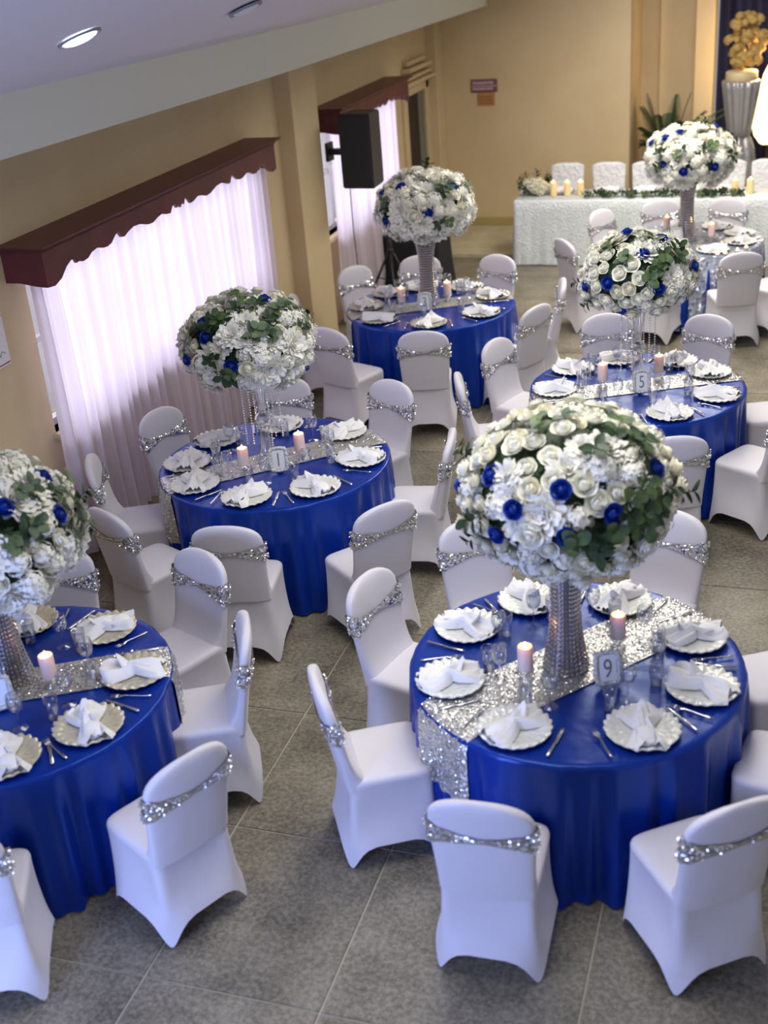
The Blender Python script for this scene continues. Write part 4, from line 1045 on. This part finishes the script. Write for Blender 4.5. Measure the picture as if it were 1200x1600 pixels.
for i, x in enumerate((-2.68, -2.12, -1.68, -1.15, -.75)):
    tag(obj('charger_plate', PLATES['silv'], loc=(x, 15.05, hz), rot=(0, 0, i)), 'silver charger plate on the head table, number %s from the left' % ('one', 'two', 'three', 'four', 'five')[i], 'plate', 'chargers on the head table')
    tag(obj('napkin', NAPF[i % 2], loc=(x, 15.05, hz-.004), rot=(0, 0, .3*i)), 'folded napkin on the head table, number %s from the left' % ('one', 'two', 'three', 'four', 'five')[i], 'napkin', 'napkins on the head table')

# ------------------------------------------------------------------ palm, urn, stage
t = tag(obj('potted_palm', None, loc=(-1.60, 16.98, .05)), 'dark green potted palm in the recess beyond the head table', 'palm')
obj('pot', B().lathe([(.14, 0), (.16, .01), (.20, .30), (.22, .32), (.215, .34), (.19, .33), (.18, .30), (.01, .29)], 24, close=False).me('pot', mat('brown_pot', srgb(78, 56, 36), .6)), t)
rnd = random.Random(9)
for k in range(7):
    a = k*2*PI/7; obj('stem', B().tube([(.04*math.cos(a), .04*math.sin(a), .28), (.08*math.cos(a), .08*math.sin(a), .75)], [.018, .012], 6).me('stem', m_leaf), t)
for k in range(22):
    a = k*2.4+.3; el = rnd.uniform(.55, 1.25) if k > 4 else 1.4; L_ = rnd.uniform(1.0, 1.35) if k > 2 else 1.2; pts = []
    x0 = Vector((.08*math.cos(a), .08*math.sin(a), .72)); d = Vector((math.cos(a)*math.cos(el), math.sin(a)*math.cos(el)*.2, math.sin(el)))
    d.x = max(-.16, d.x*.8)
    for i in range(9):
        s = i/8; pts.append(x0 + d*L_*s + Vector((d.x*.5*s*s, d.y*.3*s*s, -.55*s*s*(.9-.4*d.z))))
    b = B().tube(pts, [.007*(1-i/10) for i in range(9)], 5)
    for i in range(1, 40):
        s = i/40*8; i0 = int(s); fpos = pts[i0].lerp(pts[min(i0+1, 8)], s-i0); td = (pts[min(i0+1, 8)]-pts[i0]).normalized()
        sd = td.cross(Vector((0,0,1))).normalized(); ll = .20*math.sin(PI*(.12+.8*i/40))
        for sg_ in (-1, 1):
            tip = fpos+sd*sg_*ll+td*ll*.7-Vector((0,0,.05)); b.add([fpos-td*.009, fpos.lerp(tip, .5)+Vector((0,0,.012)), tip, fpos+td*.012], [(0,1,2,3)])
    obj('frond', b.me('frond', m_leaf, False), t)
# silver draped urn stand with gold flowers
m_sdrape = mat('silver_drape', (0.36, 0.36, 0.38, 1), .35, .5); bump(m_sdrape, 'noise', 18, .5, .02)
t = tag(obj('draped_pedestal', None, loc=(-.66, 16.6, .05)), 'tall pedestal wrapped in crushed silver fabric at the stage side', 'pedestal')
def ribbed(prof, n=72, ribs=14, amp=.03):
    b = B(); b.rings([[((r+amp*r*4*math.sin(ribs*2*PI*k/n+z*2)*.5)*math.cos(2*PI*k/n), (r+amp*r*4*math.sin(ribs*2*PI*k/n+z*2)*.5)*math.sin(2*PI*k/n), z) for k in range(n)] for r, z in prof]); return b
obj('upper_drape', ribbed([(.13, 1.08), (.15, 1.2), (.19, 1.45), (.225, 1.7), (.235, 1.78), (.21, 1.80)]).me('upper_drape', m_sdrape), t)
obj('lower_drape', ribbed([(.26, 0), (.25, .3), (.235, .6), (.22, .75), (.19, .95), (.15, 1.08), (.12, 1.12)], ribs=9, amp=.05).me('lower_drape', m_sdrape), t)
obj('rim', B().lathe([(.19, 1.79), (.20, 1.80), (.195, 1.90), (.18, 1.91)], 32).me('pedestal_rim', mat('pale_gold_rim', srgb(196, 178, 140), .5)), t)
t = tag(obj('gold_flowers', None, loc=(-.66, 16.6, 1.955)), 'golden dried flower spray on top of the silver pedestal', 'flowers')
GH = hydrangea_mesh('gold_bloom', m_gold, 4, .07, 60)
rnd = random.Random(17)
obj('stem_bundle', B().tube([(0,0,0), (0,0,.5)], [.03, .02], 6).me('stem_bundle', m_gold), t)
for k in range(64):
    z = rnd.uniform(.03, .62); rr = .22*math.sin(PI*(.22+.6*z/.65)); a = k*2.4; q = rnd.uniform(.5, 1)
    obj('gold_bloom', GH, t, loc=(rr*q*math.cos(a)+.03, rr*q*math.sin(a)*.8, z+.05), rot=(rnd.uniform(-.8,.8), rnd.uniform(-.8,.8), rnd.uniform(0, 6)), scale=(rnd.uniform(.7, 1.05),)*3)
# stage curtain
b = B(); V = []; F = []; n = 260
for z in (.05, 2.2, 4.9):
    for i in range(n+1):
        x = -1.05+5.5*i/n; V.append((x, 18.1+.05*math.sin(x*26+.6*math.sin(x*5)), z))
for j in range(2):
    for i in range(n): F.append((j*(n+1)+i, j*(n+1)+i+1, (j+1)*(n+1)+i+1, (j+1)*(n+1)+i))
tag(obj('stage_curtain', mesh('stage_curtain', V, F, m_navy)), 'dark navy stage curtain behind the gold flowers', 'curtain')
# glowing cone shaped to stand for the stage floodlight's glare beside the pedestal
t = tag(obj('stage_floodlight', None, loc=(-.30, 16.95, .05)), 'blown-out stage floodlight as a glowing cone at the right edge beside the pedestal', 'lamp')
m_flood = emis('flood_glare', (1.0, .78, .42, 1), 3.2)
R = [];
b = B()
for z, r in ((.95, .10), (1.05, .17), (1.2, .21), (1.4, .19), (1.6, .14), (1.8, .10), (1.92, .05), (1.95, .02)):
    R.append([((r*(1+.12*math.sin(5*u)))*math.cos(u), (r*(1+.12*math.sin(5*u)))*math.sin(u), z) for u in [2*PI*k/40 for k in range(40)]])
b.rings(R); obj('flood_glow_shape', b.me('flood_glow_shape', m_flood), t)
obj('flood_stand', B().lathe([(.20, 0), (.20, .02), (.03, .05), (.025, .95), (.08, .96)], 20).me('flood_stand', mat('brown_wood', srgb(92, 66, 44), .6)), t)
l = D.lights.new('floodlight_lamp', 'POINT'); l.energy = 45; l.color = (1, .72, .40); l.shadow_soft_size = .15
lo = D.objects.new('floodlight_lamp', l); COL.objects.link(lo); lo.location = (-.38, 16.75, 2.15)
